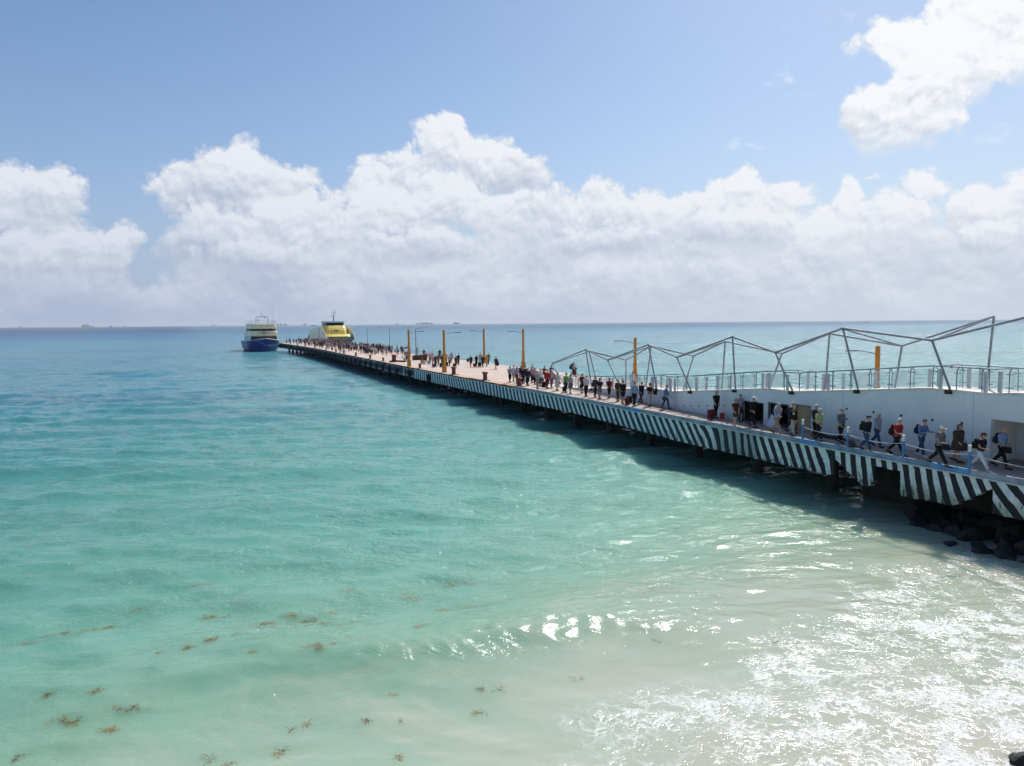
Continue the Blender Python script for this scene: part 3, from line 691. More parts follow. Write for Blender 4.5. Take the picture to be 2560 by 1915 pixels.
# drain holes
for (x, y, r_) in ((1692, 1014, .055), (1710, 1014, .055), (1728, 1014.5, .055), (1747.6, 1015, .055), (1767.5, 1014, .055), (1809, 1014, .055),
                   (2117, 1022, .062), (2117, 1047, .052), (2184, 1030.5, .062), (2253, 1038.6, .062), (2331, 1050, .062), (2405, 1058, .062)):
    n_ = 2.4
    for _ in range(10): s, z = vert(x, y, n_); n_ = nn(s)
    mb = MB(); a = Vector(W(s, n_+.05, z)); b_ = Vector(W(s, n_-.02, z)); mb.tube([a, b_], r_, 12); part(mb, 'drain_pipe', M_black, ramp)

# leaning white board and floor clutter by the rooms
mb = MB(); b0 = Vector(W(15.45, nn(15)-.32, DZ+.01)); b1 = Vector(W(14.55, nn(15)-.30, DZ+.01)); t0 = Vector(W(15.05, nn(15)+.02, DZ+1.30)); t1 = Vector(W(14.6, nn(15)+.02, DZ+1.34))
nv = Vector((float(N[0]), float(N[1]), .12))*.03
mb.loft([[b0, b1, t1, t0], [b0+nv, b1+nv, t1+nv, t0+nv]])
o = mb.build('board', M_board); tag(o, 'white board leaning against the middle storeroom opening', 'board')

# ------------------------------------------------------------------ glass railings
def railing(side, label):
    rail = empty('glass_railing', W(20, 3 if side > 0 else 5, ramp_z(20))); tag(rail, label, 'railing')
    off = (lambda s: nn(s)+.06) if side > 0 else (lambda s: nn(s)+2.06)
    s0, s1 = (-9.0, 47.5)
    mb = MB(); pts = [W(s, off(s)+.13*side, ramp_z(s)+1.04) for s in sorted(list(np.arange(s0, s1, 1.5))+[1.7, 4.8, 13.5, 15.8, 26.2, 28.5, s1])]
    mb.tube(pts, .030, 8); part(mb, 'handrail', M_rail, rail, smooth=True)
    pill = [26.3, 25.7, 28.6, 29.2, 34.4, 36.2, 16.2, 15.6, 14.1, 11.0, 4.2, 2.0, 1.35, -1.6, -2.2, 20.5, 22.9, 38.9, 43.0] if side > 0 else [27.4, 24.6, 18.2, 14.6, 13.4, 11.9, 9.7, 6.4, 4.3, 3.7, 1.1, -.6, 30.4, 33.0, 21.8]
    posts = list(np.arange(s0+.2, s1, 1.22 if side > 0 else 1.34))
    for s in posts:
        z = ramp_z(s); n_ = off(s); mb = MB()
        mb.tube([W(s, n_, z+.003), W(s, n_, z+.84), W(s, n_+.02*side, z+.90), W(s, n_+.115*side, z+1.02)], .025, 6)
        for h in (.20, .78): mb.box(W(s, n_+.03*side, z+h), (.36, .022, .030), rz=ang)
        part(mb, 'post', M_rail, rail)
    for s, s2 in zip(posts[:-1], posts[1:]):
        if any(s < p < s2 for p in pill): 
            mb = MB()
            for h in (.25, .45, .65): mb.tube([W(s, off(s), ramp_z(s)+h), W(s2, off(s2), ramp_z(s2)+h)], .009, 5)
            part(mb, 'bars', M_rail, rail); continue
        mb = MB(); a, b_ = s+.07, s2-.07
        q = [W(a, off(a)+.03*side, ramp_z(a)+.10), W(b_, off(b_)+.03*side, ramp_z(b_)+.10), W(b_, off(b_)+.03*side, ramp_z(b_)+.90), W(a, off(a)+.03*side, ramp_z(a)+.90)]
        nv = Vector((float(N[0]), float(N[1]), 0))*.010
        mb.loft([q, [Vector(p)+nv for p in q]]); part(mb, 'glass_panel', M_glass, rail)
    for s in pill:
        mb = MB(); p = W(s, off(s)-.02*side, ramp_z(s)+.47); mb.box(p, (.16, .10, .92), rz=ang); part(mb, 'pillar', M_pillar, rail, bevel=.01)
    return rail
railing(1, 'glass panel railing on the walkway side of the ramp, above the white wall')
railing(-1, 'glass panel railing along the sea side of the ramp')

# ------------------------------------------------------------------ zigzag steel shade frame
fr = empty('shade_frame', W(20, 3, ramp_z(20))); tag(fr, 'bare zigzag steel frame standing over the ramp', 'steel frame')
Npx = [(1382, 908), (1464, 874), (1519, 900), (1621, 862), (1692, 893), (1831, 842), (1938, 881), (2107, 821), (2330, 851), (2640, 775)]
Nn = [3.9, 3.75, 3.6, 2.95, 2.55, 2.45, 2.45, 2.5, 2.5, 2.5]
Fpx = [None, (1473, 879), (1565, 900), (1628, 866), (1734, 890), (1813, 854), (1955, 884), (2074, 834), (2255, 865), (2485, 791), (2700, 830)]
Nb = [45.6, 40.2, 34.6, 28.41, 23.53, 18.67, 13.65, 8.93, 3.68, -1.6]
NT_ = []; FT_ = [None]
for (x, y), n_ in zip(Npx, Nn):
    s, z = vert(x, y, n_+.1); NT_.append(Vector(W(s, n_+.1, z)))
for q in Fpx[1:]:
    n_ = 5.2 if q[0] < 1640 else 4.5
    s, z = vert(q[0], q[1], n_); FT_.append(Vector(W(s, n_, z)))
Fbx = [None, (1477, 950), (1549, 940), (1606, 960), (1716, 950), (1803, 960), (1924, 960), (2063, 972), (2238, 960), (2466, 965)]
def tube_part(a, b_, r_, name, parent):
    mb = MB(); mb.tube([a, b_], r_, 10); return part(mb, name, M_steel, parent, smooth=False)
for i, p in enumerate(NT_):
    s = Nb[i]; base = Vector(W(s, nn(s)+.0, ramp_z(s)+.02))
    tube_part(base, p, .055, 'post', fr)
    mb = MB(); mb.box(W(s, nn(s)-.10, ramp_z(s)-.10), (.26, .20, .20), rz=ang); part(mb, 'bracket', M_black, fr)
    mb = MB(); mb.box(tuple(p), (.16, .16, .12)); part(mb, 'joint', M_steel, fr)
for i in range(1, 10):
    p = FT_[i]; n_ = nn(20)+2.05
    s = vert(Fbx[i][0], Fbx[i][1], nn(10 if i > 4 else 30)+2.05)[0]
    tube_part(Vector(W(s, nn(s)+2.05, ramp_z(s)+.02)), p, .055, 'post', fr)
for i in range(len(NT_)-1):
    tube_part(NT_[i], NT_[i+1], .058, 'beam', fr)
    tube_part(NT_[i]+Vector((0, 0, -.03)), FT_[i+1], .045, 'beam', fr)
    if i >= 1: tube_part(FT_[i], FT_[i+1], .050, 'beam', fr)

# ------------------------------------------------------------------ orange lamp posts
def orange_pole(s, n_, arm, label, ztop=8.4, thick=None):
    z0 = DZ; h = ztop-z0
    t = empty('lamp_post', W(s, n_, z0)); tag(t, label, 'lamp post', 'orange concrete lamp posts')
    mb = MB(); mb.box((0, 0, .46), (.50, .50, .90), rz=HEAD, top=.94); mb.build('base', M_orange, t, bevel=.02)
    mb = MB(); mb.lathe([(.205, .90), (.195, h*.42), (.165, h*.44), (.15, h-.02), (.05, h)], seg=14); mb.build('pole', M_orange, t, smooth=False)
    mb = MB(); mb.lathe([(.175, h-.70), (.175, h-.62)], seg=14); mb.lathe([(.172, h-.30), (.172, h-.24)], seg=14); mb.build('band', M_orange, t)
    mb = MB(); d = arm
    pts = [(0, 0, h-.62), (.55*d, 0, h-.46), (1.15*d, 0, h-.36), (1.5*d, 0, h-.35)]
    mb.tube(pts, [.030, .028, .025, .025], 6); a = mb.build('lamp_arm', M_lamp, t)
    mb = MB(); mb.loft([[(x_*d, y_, h-.35+z_) for y_, z_ in ((-.09*w_, -.03), (.09*w_, -.03), (.06*w_, .05), (-.06*w_, .05))] for x_, w_ in ((1.35, .5), (1.5, 1.0), (2.1, 1.0), (2.25, .5))])
    mb.build('lamp_head', M_lamp, a)
    return t
orange_pole(*dk(1111, 931), 1, 'orange lamp post on the near pier edge in front of the luggage group')
orange_pole(*dk(1023, 916), 1, 'orange lamp post on the near edge farther out, left of the luggage group')
orange_pole(93.2, 13.5, -1, 'orange lamp post on the far edge among people with dark suitcases')
orange_pole(78.6, 13.9, -1, 'orange lamp post behind the tightly packed group of walkers')
s_, z_ = vert(1588, 844, 13.6); orange_pole(s_, 13.6, -1, 'orange lamp post seen through the steel frame, behind the ramp railing', z_)
s_, z_ = vert(2195, 864, 13.9); orange_pole(s_, 13.9, -1, 'thick bright orange lamp post behind the right part of the ramp', z_)

# thin grey lamp posts towards the tip
thin = [(713, 816, 838), (730, 816, 840), (749.5, 817, 842), (772, 817.5, 844), (798, 818, 848), (828.6, 819, 853), (873, 819, 860), (918.7, 820.5, 868), (974, 822, 879)]
def thin_pole(x, yt, yb, extra=False):
    s, n_ = dk(x, yb); n_ = 13.5 if yb < 880 else n_
    if yb < 880: 
        # slide along the view ray so that the pole stands on the far edge
        lo_, hi_ = 90, 262
        s = float(np.interp(x, [713, 730, 749.5, 772, 798, 828.6, 873, 918.7, 974], [250, 236, 221, 205, 189, 173, 152, 135, 118]))
        best = min(np.arange(100, 300, .25), key=lambda q: abs(1280+FPX*(lambda v: (v@CR)/(v@FW))(np.array(W(q, n_, 4))-np.array([0, 0, H]))-x)); s = float(min(best, 259))
    h = vert(x, yt, n_)[1]-DZ
    t = empty('street_lamp', W(s, n_, DZ))
    mb = MB(); mb.lathe([(.16, 0), (.16, .05), (.07, .07), (.06, h*.5), (.045, h)], seg=8); mb.build('pole', M_lamp, t)
    mb = MB(); mb.tube([(0, 0, h-.15), (-.7, 0, h+.22), (-1.4, 0, h+.42), (-1.9, 0, h+.45)], .025, 5); a = mb.build('lamp_arm', M_lamp, t)
    mb = MB(); mb.loft([[(-1.8-q*.7, y_, h+.45+z_) for y_, z_ in ((-.10*w_, -.03), (.10*w_, -.03), (.05*w_, .06), (-.05*w_, .06))] for q, w_ in ((0, .6), (.3, 1.0), (1, .5))]); mb.build('lamp_head', M_lamp, a)
    return t
thl = ['thin grey street lamp leftmost, at the far tip of the crowd', 'second thin grey street lamp from the pier tip', 'third thin grey street lamp from the pier tip', 'fourth thin grey street lamp, left of the yellow ferry',
       'thin grey street lamp in front of the pale side of the yellow ferry', 'thin grey street lamp crossing the front of the yellow ferry', 'thin grey street lamp just right of the yellow ferry',
       'thin grey street lamp beside the dark bin behind the crowd', 'thin grey street lamp near three people with red cases']
for (x, yt, yb), lb in zip(thin, thl):
    tag(thin_pole(x, yt, yb), lb, 'lamp post', 'thin grey street lamps along the far edge')
# the lamp with loudspeakers
s, n_ = dk(1040, 888); t = empty('street_lamp', W(s, n_, DZ)); tag(t, 'grey street lamp carrying round boxes, behind the left orange post', 'lamp post')
h = vert(1040, 822, n_)[1]-DZ
mb = MB(); mb.lathe([(.18, 0), (.18, .06), (.08, .08), (.07, h*.5), (.05, h)], seg=8); mb.build('pole', M_lamp, t)
for d in (-1, 1):
    mb = MB(); mb.tube([(0, 0, h-.15), (.7*d, 0, h+.15), (1.4*d, 0, h+.35), (2.0*d, 0, h+.38)], .025, 5); mb.box((2.2*d, 0, h+.38), (.5, .16, .07)); mb.build('lamp_arm', M_lamp, t)
mb = MB(); mb.box((0, -.12, h*.60), (.32, .22, .55)); mb.build('control_box', mat('pale grey box', (.45, .48, .52), .5), t, bevel=.02)

# ------------------------------------------------------------------ bollards
def bollard(s, n_, k, label, double=False):
    t = empty('bollard', W(s, n_, DZ)); tag(t, label, 'bollard', 'red-brown mooring bollards')
    mb = MB(); mb.lathe([(.30*k, 0.0), (.30*k, .05), (.19*k, .07), (.18*k, .55*k), (.25*k, .60*k), (.26*k, .70*k), (.20*k, .75*k)], seg=14); mb.build('post', M_red, t, smooth=False)
    mb = MB(); mb.box((0, 0, .025), (.8*k, .6*k, .05), rz=HEAD); mb.build('base_plate', M_red, t)
    return t
bp = [(716, 857, .9), (727, 860, .9), (740, 863, .9), (757, 866, .9), (769, 870, .9), (798, 875, .9), (821, 880, 1), (849, 884, 1), (879, 890, 1), (917, 897, 1.0), (958, 903, .9),
      (1048, 921, 1.0), (1124, 937, 1.4), (1212, 951, 1.35), (1287, 967, 1.3)]
bl_ = ['farthest small dark bollard at the pier tip', 'second bollard from the pier tip', 'third bollard from the pier tip', 'fourth bollard from the pier tip', 'fifth bollard from the pier tip', 'sixth bollard from the pier tip, below the yellow ferry side',
       'bollard in front of the middle of the crowd', 'bollard in front of the right part of the crowd beside the cyclist', 'bollard just right of the crowd on the near edge',
       'bollard left of the street lamp foot on the near edge', 'small bollard left of the double bollard', 'bollard between the two near orange lamp posts', 'wide topped bollard at the foot of the nearer orange lamp post',
       'tall plain bollard standing alone on the open deck edge', 'bollard at the end of the deck edge before the tight group']
for (x, y, k), lb in zip(bp, bl_):
    s, n_ = dk(x, y); bollard(s, max(n_, edge_n(s)+.45), k*.95, lb)
for (x, y) in ((923, 871), (988, 881)):
    s, n_ = dk(x, y); bollard(s, min(n_, 13.4), .85, 'small dark bollard on the far edge %s' % ('near the bin' if x < 950 else 'behind the left orange post'))
s, n_ = dk(1394, 939); bollard(s, 13.2, 1.25, 'plain bollard on the far edge beside the end of the steel frame')
# double bollard with bent arm
s, n_ = dk(985, 905); t = empty('mooring_post', W(s, n_, DZ)); tag(t, 'dark red mooring post with a heavy bent arm lying on the deck', 'bollard')
mb = MB(); mb.box((0, 0, .62), (.62, .5, 1.24), rz=HEAD); mb.build('post', M_red, t, bevel=.04)
mb = MB(); mb.tube([(-.7, -.5, .12), (.3, -.4, .20), (1.5, -.9, .16), (2.0, -1.1, .10)], [.12, .14, .14, .13], 8); mb.build('bent_arm', M_black, t)

# ------------------------------------------------------------------ people
def skin_mesh(name, verts, edges, radii, root=0, sub=1):
    me = bpy.data.meshes.new(name+'_base'); me.from_pydata([tuple(v) for v in verts], edges, [])
    o = bpy.data.objects.new(name+'_tmp', me); col.objects.link(o)
    md = o.modifiers.new('skin', 'SKIN'); md.use_smooth_shade = True
    sd = me.skin_vertices[0].data
    for i, r_ in enumerate(radii):
        sd[i].radius = r_ if isinstance(r_, tuple) else (r_, r_); sd[i].use_root = (i == root)
    if sub:
        m2 = o.modifiers.new('sub', 'SUBSURF'); m2.levels = sub; m2.render_levels = sub
    dg = bpy.context.evaluated_depsgraph_get(); dg.update()
    out = bpy.data.meshes.new_from_object(o.evaluated_get(dg)); out.name = name
    bpy.data.objects.remove(o); bpy.data.meshes.remove(me)
    return out
POSES = {   # leg swing front/back, knees, arm swing R/L, elbows R/L, lean, head pitch, spread
    'walk':   dict(a=.42, b=-.40, ka=.10, kb=.35, ar=.45, al=-.40, er=.35, el=.25, lean=.06, head=.05),
    'stride': dict(a=.58, b=-.52, ka=.08, kb=.30, ar=.30, al=-.62, er=1.1, el=.30, lean=.12, head=.10),
    'stroll': dict(a=.24, b=-.22, ka=.10, kb=.22, ar=.22, al=-.20, er=.50, el=.30, lean=.04, head=.12),
    'phone':  dict(a=.30, b=-.28, ka=.12, kb=.25, ar=.25, al=.30, er=1.45, el=1.35, lean=.08, head=.38),
    'stand':  dict(a=.05, b=-.05, ka=.04, kb=.06, ar=.05, al=-.05, er=.25, el=.30, lean=.02, head=.06),
    'carry':  dict(a=.30, b=-.26, ka=.10, kb=.25, ar=-.10, al=-.30, er=.12, el=.18, lean=.06, head=.08),
    'elbows': dict(a=.18, b=-.16, ka=.08, kb=.15, ar=.10, al=.12, er=1.3, el=1.25, lean=.03, head=.10),
    'sit':    dict(a=1.35, b=1.25, ka=1.35, kb=1.5, ar=.75, al=.75, er=.5, el=.5, lean=.12, head=.06),
}
def joints(p):
    q = POSES[p]; L1, L2 = .43, .42
    j = {}
    hipz = 0.0
    def leg(sx, th, kb):
        hp = Vector((sx*.095, 0, hipz)); kn = hp+Vector((sx*.01, L1*math.sin(th), -L1*math.cos(th)))
        an = kn+Vector((0, L2*math.sin(th-kb), -L2*math.cos(th-kb)))
        fa = th-kb if th < .15 else 0.12
        hl = an+Vector((0, -.05*math.cos(fa*.6), -.05)); to = an+Vector((sx*.03, .17*math.cos(fa*.6), -.055+.17*math.sin(fa*.6)*(1 if th < .15 else 1)))
        return hp, kn, an, hl, to
    j['R'] = leg(1, q['a'], q['ka']); j['L'] = leg(-1, q['b'], q['kb'])
    low = min(j['R'][2].z, j['L'][2].z, j['R'][4].z+.05, j['L'][4].z+.05)
    dz = (-low+.095) if p != 'sit' else .60
    ln = q['lean']
    def up(x, y, z): return Vector((x, y*math.cos(ln)+z*math.sin(ln), z*math.cos(ln)-y*math.sin(ln)))
    j['pel'] = Vector((0, 0, .02)); j['spi'] = up(0, .01, .20); j['che'] = up(0, .0, .40); j['nb'] = up(0, -.01, .535)
    j['neck'] = up(0, .01, .60); hp_ = q['head']
    j['head'] = j['neck']+Vector((0, .02+.10*math.sin(hp_), .105*math.cos(hp_)))
    for s_, ka, ke in ((1, 'ar', 'er'), (-1, 'al', 'el')):
        sh = up(s_*.175, -.01, .49); a = q[ka]; e = q[ke]
        el = sh+Vector((s_*.055, .285*math.sin(a), -.285*math.cos(a)))
        wr = el+Vector((-s_*.02 if e > 1 else s_*.015, .25*math.sin(a+e), -.25*math.cos(a+e)))
        hd = wr+(wr-el).normalized()*.075
        j['A%d' % s_] = (sh, el, wr, hd)
    for k in list(j):
        if isinstance(j[k], tuple): j[k] = tuple(v+Vector((0, 0, dz)) for v in j[k])
        else: j[k] = j[k]+Vector((0, 0, dz))
    j['hp'] = hp_
    return j
class G:
    def __init__(s): s.v = []; s.e = []; s.r = []
    def a(s, p, r_, link=None):
        s.v.append(tuple(p)); s.r.append(r_ if isinstance(r_, tuple) else (r_, r_)); i = len(s.v)-1
        if link is not None: s.e.append((link, i))
        return i
def head_mesh(j, build=1.0):
    bm = bmesh.new(); bmesh.ops.create_icosphere(bm, subdivisions=3, radius=1.0)
    for v in bm.verts:
        x, y, z = v.co
        sx, sy, sz = .074, .095, .118
        if z < 0: sx *= 1-.32*(-z)**1.5; sy *= 1-.10*(-z)
        if y > 0 and z < .1: y = y*(.92+.06*max(0, -z))
        px, py, pz = x*sx, y*sy, z*sz
        g = math.exp(-((x/.16)**2+((z+.12)/.20)**2)); 
        if y > .5: py += .020*g                                  # nose
        for ex in (-.38, .38):
            if y > .3: py -= .010*math.exp(-(((x-ex)/.18)**2+((z-.08)/.12)**2))    # eye sockets
        if y > .3: py += .006*math.exp(-((x/.3)**2+((z+.48)/.10)**2))             # lips
        if abs(x) > .8: px += math.copysign(.014*math.exp(-(((y+.05)/.22)**2+(z/.30)**2)), x)   # ears
        v.co = (px, py, pz)
    # eyes and mouth get their own dark faces
    bm.faces.ensure_lookup_table()
    for f in bm.faces:
        c = f.calc_center_median(); f.smooth = True
        if c.y > .055 and (abs(abs(c.x)-.028) < .011 and abs(c.z-.010) < .009): f.material_index = 1
        if c.y > .06 and abs(c.x) < .020 and abs(c.z+.056) < .006: f.material_index = 2
    return bm
def head_mat4(j):
    return Matrix.Translation(j['head']) @ Matrix.Rotation(-j['hp'], 4, 'X')
def body_mesh(pose, low=False):
    j = joints(pose); g = G()
    pel = g.a(j['pel'], (.13, .105)); spi = g.a(j['spi'], (.125, .10), pel); che = g.a(j['che'], (.15, .11), spi); nb = g.a(j['nb'], (.075, .065), che)
    g.a(j['neck'], (.052, .055), nb)
    for k, s_ in (('R', 1), ('L', -1)):
        hp, kn, an, hl, to = j[k]
        a = g.a(hp, .088, pel); m1 = g.a(hp.lerp(kn, .5), .078, a); b_ = g.a(kn, .056, m1); c1 = g.a(kn.lerp(an, .35), .058, b_); c_ = g.a(an, .036, c1)
        g.a(hl, .032, c_); g.a(an.lerp(to, .6), (.034, .028), c_); g.a(to, (.030, .020), len(g.v)-1)
    for s_ in (1, -1):
        sh, el, wr, hd = j['A%d' % s_]
        a = g.a(sh, .056, che); b_ = g.a(sh.lerp(el, .5), .045, a); c_ = g.a(el, .038, b_); d_ = g.a(wr, .026, c_); pm = g.a(hd, (.034, .018), d_)
        if not low:
            ax = (hd-wr).normalized(); side = Vector((0, 1, 0)); side = (side-ax*side.dot(ax)).normalized(); cur = Vector((-s_, 0, 0))
            for f, (off, ln) in enumerate(((.026, .068), (.009, .076), (-.009, .070), (-.025, .056))):
                b0 = hd+side*off+ax*.018; i0 = g.a(b0, .0095, pm); i1 = g.a(b0+ax*ln*.5+cur*.006, .0085, i0); g.a(b0+ax*ln*.9+cur*.026, .0075, i1)
            i0 = g.a(wr.lerp(hd, .45)+side*.034, .0105, pm); g.a(wr.lerp(hd, .9)+side*.056+cur*.014, .009, i0)
    me = skin_mesh('person_body', g.v, g.e, g.r, 0, 0 if low else 1)
    bm = bmesh.new(); bm.from_mesh(me)
    for f in bm.faces: f.material_index = 0; f.smooth = True
    hb = head_mesh(j); hb.transform(head_mat4(j)); tmp = bpy.data.meshes.new('t'); hb.to_mesh(tmp); bm.from_mesh(tmp); bpy.data.meshes.remove(tmp); hb.free()
    bm.to_mesh(me); bm.free(); return me
def shirt_mesh(pose, kind):
    j = joints(pose); g = G(); k = 1.15 if kind in ('coat', 'dress') else 1.0
    pel = g.a(j['pel']+Vector((0, 0, -.07 if kind != 'coat' else -.20)), (.185*k, .155*k)); spi = g.a(j['spi'], (.16*k, .13*k), pel); che = g.a(j['che'], (.185*k, .14), spi); nb = g.a(j['nb']+Vector((0, 0, -.01)), (.088, .075), che)
    for s_ in (1, -1):
        sh, el, wr, hd = j['A%d' % s_]
        a = g.a(sh, .072, che)
        if kind == 'short' or kind == 'dress': g.a(sh.lerp(el, .68), .064, a)
        elif kind == 'vest': g.a(sh.lerp(el, .10), .05, a)
        else: b_ = g.a(sh.lerp(el, .5), .060, a); c_ = g.a(el, .053, b_); g.a(el.lerp(wr, .9), .040, c_)
    return skin_mesh('shirt', g.v, g.e, g.r, 0, 1)
def legs_mesh(pose, kind):
    j = joints(pose)
    if kind in ('skirt', 'dress'):
        mb = MB(); zt = j['pel'].z+.10; zb = (j['R'][1].z+j['L'][1].z)/2 - (.16 if kind == 'dress' else -.05)
        fy = (j['R'][1].y+j['L'][1].y)/2
        mb.loft([[(r_*math.cos(2*math.pi*k/16)*.9, fy*t_*.6+r_*math.sin(2*math.pi*k/16)*(1+t_*abs(j['R'][1].y-j['L'][1].y)*.9), zt+(zb-zt)*t_) for k in range(16)] for t_, r_ in ((0, .15), (.3, .19), (.7, .205), (1, .22))])
        me = mb.mesh('trousers', M_skirt); me.materials.clear(); me.shade_smooth(); return me
    g = G(); pel = g.a(j['pel']+Vector((0, 0, .10)), (.155, .13)); p2 = g.a(j['pel']+Vector((0, 0, -.03)), (.155, .13), pel)
    for k in ('R', 'L'):
        hp, kn, an, hl, to = j[k]
        a = g.a(hp+Vector((0, 0, -.03)), .105, p2); m1 = g.a(hp.lerp(kn, .5), .098, a)
        if kind == 'shorts': g.a(hp.lerp(kn, .92), .090, m1)
        elif kind == 'capri': b_ = g.a(kn, .072, m1); g.a(kn.lerp(an, .5), .066, b_)
        else: b_ = g.a(kn, .075, m1); c_ = g.a(kn.lerp(an, .5), .070, b_); g.a(an.lerp(kn, .04), .060, c_)
    return skin_mesh('trousers', g.v, g.e, g.r, 0, 1)
def shoes_mesh(pose, k_):
    j = joints(pose); mb = MB()
    for k in (k_,):
        hp, kn, an, hl, to = j[k]; d = (to-hl).normalized(); sd = Vector((1, 0, 0)); upv = sd.cross(d).normalized()
        if upv.z < 0: upv = -upv
        rings = []
        for t_, w_, h_ in ((-.18, .036, .07), (.0, .050, .11), (.35, .054, .12), (.65, .058, .10), (1.0, .056, .075), (1.22, .034, .04)):
            c_ = hl.lerp(to, t_)-upv*.035
            rings.append([c_+sd*w_*math.cos(a)+upv*(h_/2+h_/2*math.sin(a)) for a in [2*math.pi*q/10 for q in range(10)]])
        mb.loft(rings)
    me = mb.mesh('shoes', M_skirt, smooth=True); me.materials.clear(); return me
def hair_mesh(pose, kind):
    j = joints(pose); bm = bmesh.new(); bmesh.ops.create_icosphere(bm, subdivisions=3, radius=1.0)
    dele = []
    for v in bm.verts:
        x, y, z = v.co
        v.co = (x*.084, y*.104-.006, z*.124+.006)
        lim = .10 if kind == 'short' else -.9
        fr_ = .42 if kind != 'short' else .50
        if y > .25 and z < fr_: dele.append(v)
        elif kind == 'short' and z < -.25-.3*y and y > -.9: dele.append(v)
        elif kind == 'short' and z < -.45: dele.append(v)
        if kind == 'long' and z < 0 and y < .3: v.co.z -= .05; v.co.x *= 1.12; v.co.y *= 1.05
        if kind == 'bob' and y < .3: v.co.x *= 1.10; v.co.y *= 1.04
    bmesh.ops.delete(bm, geom=dele, context='VERTS')
    for f in bm.faces: f.smooth = True
    bm.transform(head_mat4(j)); me = bpy.data.meshes.new('hair'); bm.to_mesh(me); bm.free(); return me
def hat_mesh(pose, kind):
    j = joints(pose); mb = MB()
    if kind == 'cap':
        mb.lathe([(.088, .035), (.092, .06), (.082, .105), (.05, .132), (.01, .14)], (0, -.005, 0), 14, sy=1.14)
        mb.loft([[(-.062, .075, .046), (.062, .075, .046), (.062, .075, .036), (-.062, .075, .036)], [(-.060, .13, .040), (.060, .13, .040), (.060, .13, .032), (-.060, .13, .032)], [(-.032, .175, .026), (.032, .175, .026), (.032, .175, .020), (-.032, .175, .020)]])
    elif kind == 'beret':
        mb.lathe([(.086, .045), (.105, .07), (.112, .095), (.08, .125), (.01, .133)], (0, .01, 0), 14, sy=1.1)
    else:
        mb.lathe([(.17, .045), (.172, .052), (.095, .065), (.09, .10), (.07, .138), (.01, .145)], (0, 0, 0), 16, sy=1.1)
    me = mb.mesh('hat', M_skirt, smooth=True); me.materials.clear(); me.transform(head_mat4(j)); return me
M_skirt = mat('cloth', (.5, .5, .5), .9, var=0)
_pm = {}
def proto(kind, *a):
    k = (kind,)+a
    if k not in _pm:
        _pm[k] = {'body': body_mesh, 'shirt': shirt_mesh, 'legs': legs_mesh, 'shoes': shoes_mesh, 'hair': hair_mesh, 'hat': hat_mesh}[kind](*a)
    return _pm[k]
def cloth(c, n='cloth'):
    return mat('%s %.3f %.3f %.3f' % (n, *c), c, .88, var=.18, scale=9.0, bump=.3, bscale=28.0, spec=.25)
M_skin = [mat('skin a', (.50, .27, .18), .55, var=.08, scale=6), mat('skin b', (.36, .18, .11), .55, var=.08, scale=6), mat('skin c', (.24, .12, .075), .55, var=.08, scale=6)]
M_eye = mat('eyes', (.02, .015, .015), .4, var=0); M_lip = mat('lips', (.28, .09, .08), .5, var=0)
C = dict(black=(.012, .012, .014), navy=(.018, .024, .06), dnavy=(.012, .016, .035), blue=(.10, .20, .38), lblue=(.22, .34, .50), jeans=(.035, .065, .14), grey=(.16, .16, .18), lgrey=(.33, .34, .38), dgrey=(.05, .05, .058),
         white=(.66, .67, .68), offwhite=(.52, .50, .46), lilac=(.36, .33, .42), red=(.38, .022, .022), dred=(.13, .018, .025), maroon=(.075, .018, .028), brown=(.075, .048, .036), tan=(.34, .25, .17), beige=(.46, .40, .32),
         lime=(.40, .48, .20), green=(.12, .42, .05), orange=(.62, .22, .03), pink=(.50, .28, .30), purple=(.13, .085, .16), teal=(.08, .42, .44), mustard=(.55, .36, .04), olive=(.10, .10, .05), cream=(.62, .58, .46))
HAIRC = dict(w=(.62, .60, .56), g=(.26, .25, .24), b=(.022, .016, .013), br=(.075, .035, .020), r=(.10, .025, .016), bl=(.34, .24, .13))
def person(x, y, label, top='grey', legs='navy', pose='walk', sleeve='long', bottom='trousers', hair='short', hc='br', hat=None, hatc='white', sc=1.0, rz=0.0, skin=0, shoes='dgrey', group='people walking ashore along the pier', wide=1.0, sn=None):
    s, n_ = dk(x, y) if sn is None else sn
    t = link_mesh('person', proto('body', pose)); t.location = W(s, n_, DZ+.004)
    t.rotation_euler = (0, 0, HEAD+rz); t.scale = (sc*wide*1.12, sc*wide*1.08, sc)
    if not len(t.data.materials):
        for m_ in (M_skin[0], M_eye, M_lip): t.data.materials.append(m_)
    t.material_slots[0].link = 'OBJECT'; t.material_slots[0].material = M_skin[skin]
    tag(t, label, 'person', group)
    def child(name, me, m_):
        if not len(me.materials): me.materials.append(m_)
        o = link_mesh(name, me, t); o.material_slots[0].link = 'OBJECT'; o.material_slots[0].material = m_
        return o
    child('shirt' if sleeve != 'dress' else 'dress_top', proto('shirt', pose, sleeve), cloth(C[top]))
    child('trousers' if bottom in ('trousers', 'capri') else ('shorts' if bottom == 'shorts' else 'skirt'), proto('legs', pose, bottom), cloth(C[legs]))
    for k_ in 'RL': child('shoe', proto('shoes', pose, k_), cloth(C[shoes]))
    child('hair', proto('hair', pose, hair), mat('hair '+hc, HAIRC[hc], .7, var=.25, scale=30, bump=.5, bscale=60))
    if hat: child('hat', proto('hat', pose, hat), cloth(C[hatc]))
    t['_pose'] = pose
    return t
def place_local(t, p):
    m_ = Matrix.Translation(t.location) @ Matrix.Rotation(t.rotation_euler[2], 4, 'Z') @ Matrix.Diagonal((*t.scale, 1))
    return m_ @ Vector(p)
_bag = {}
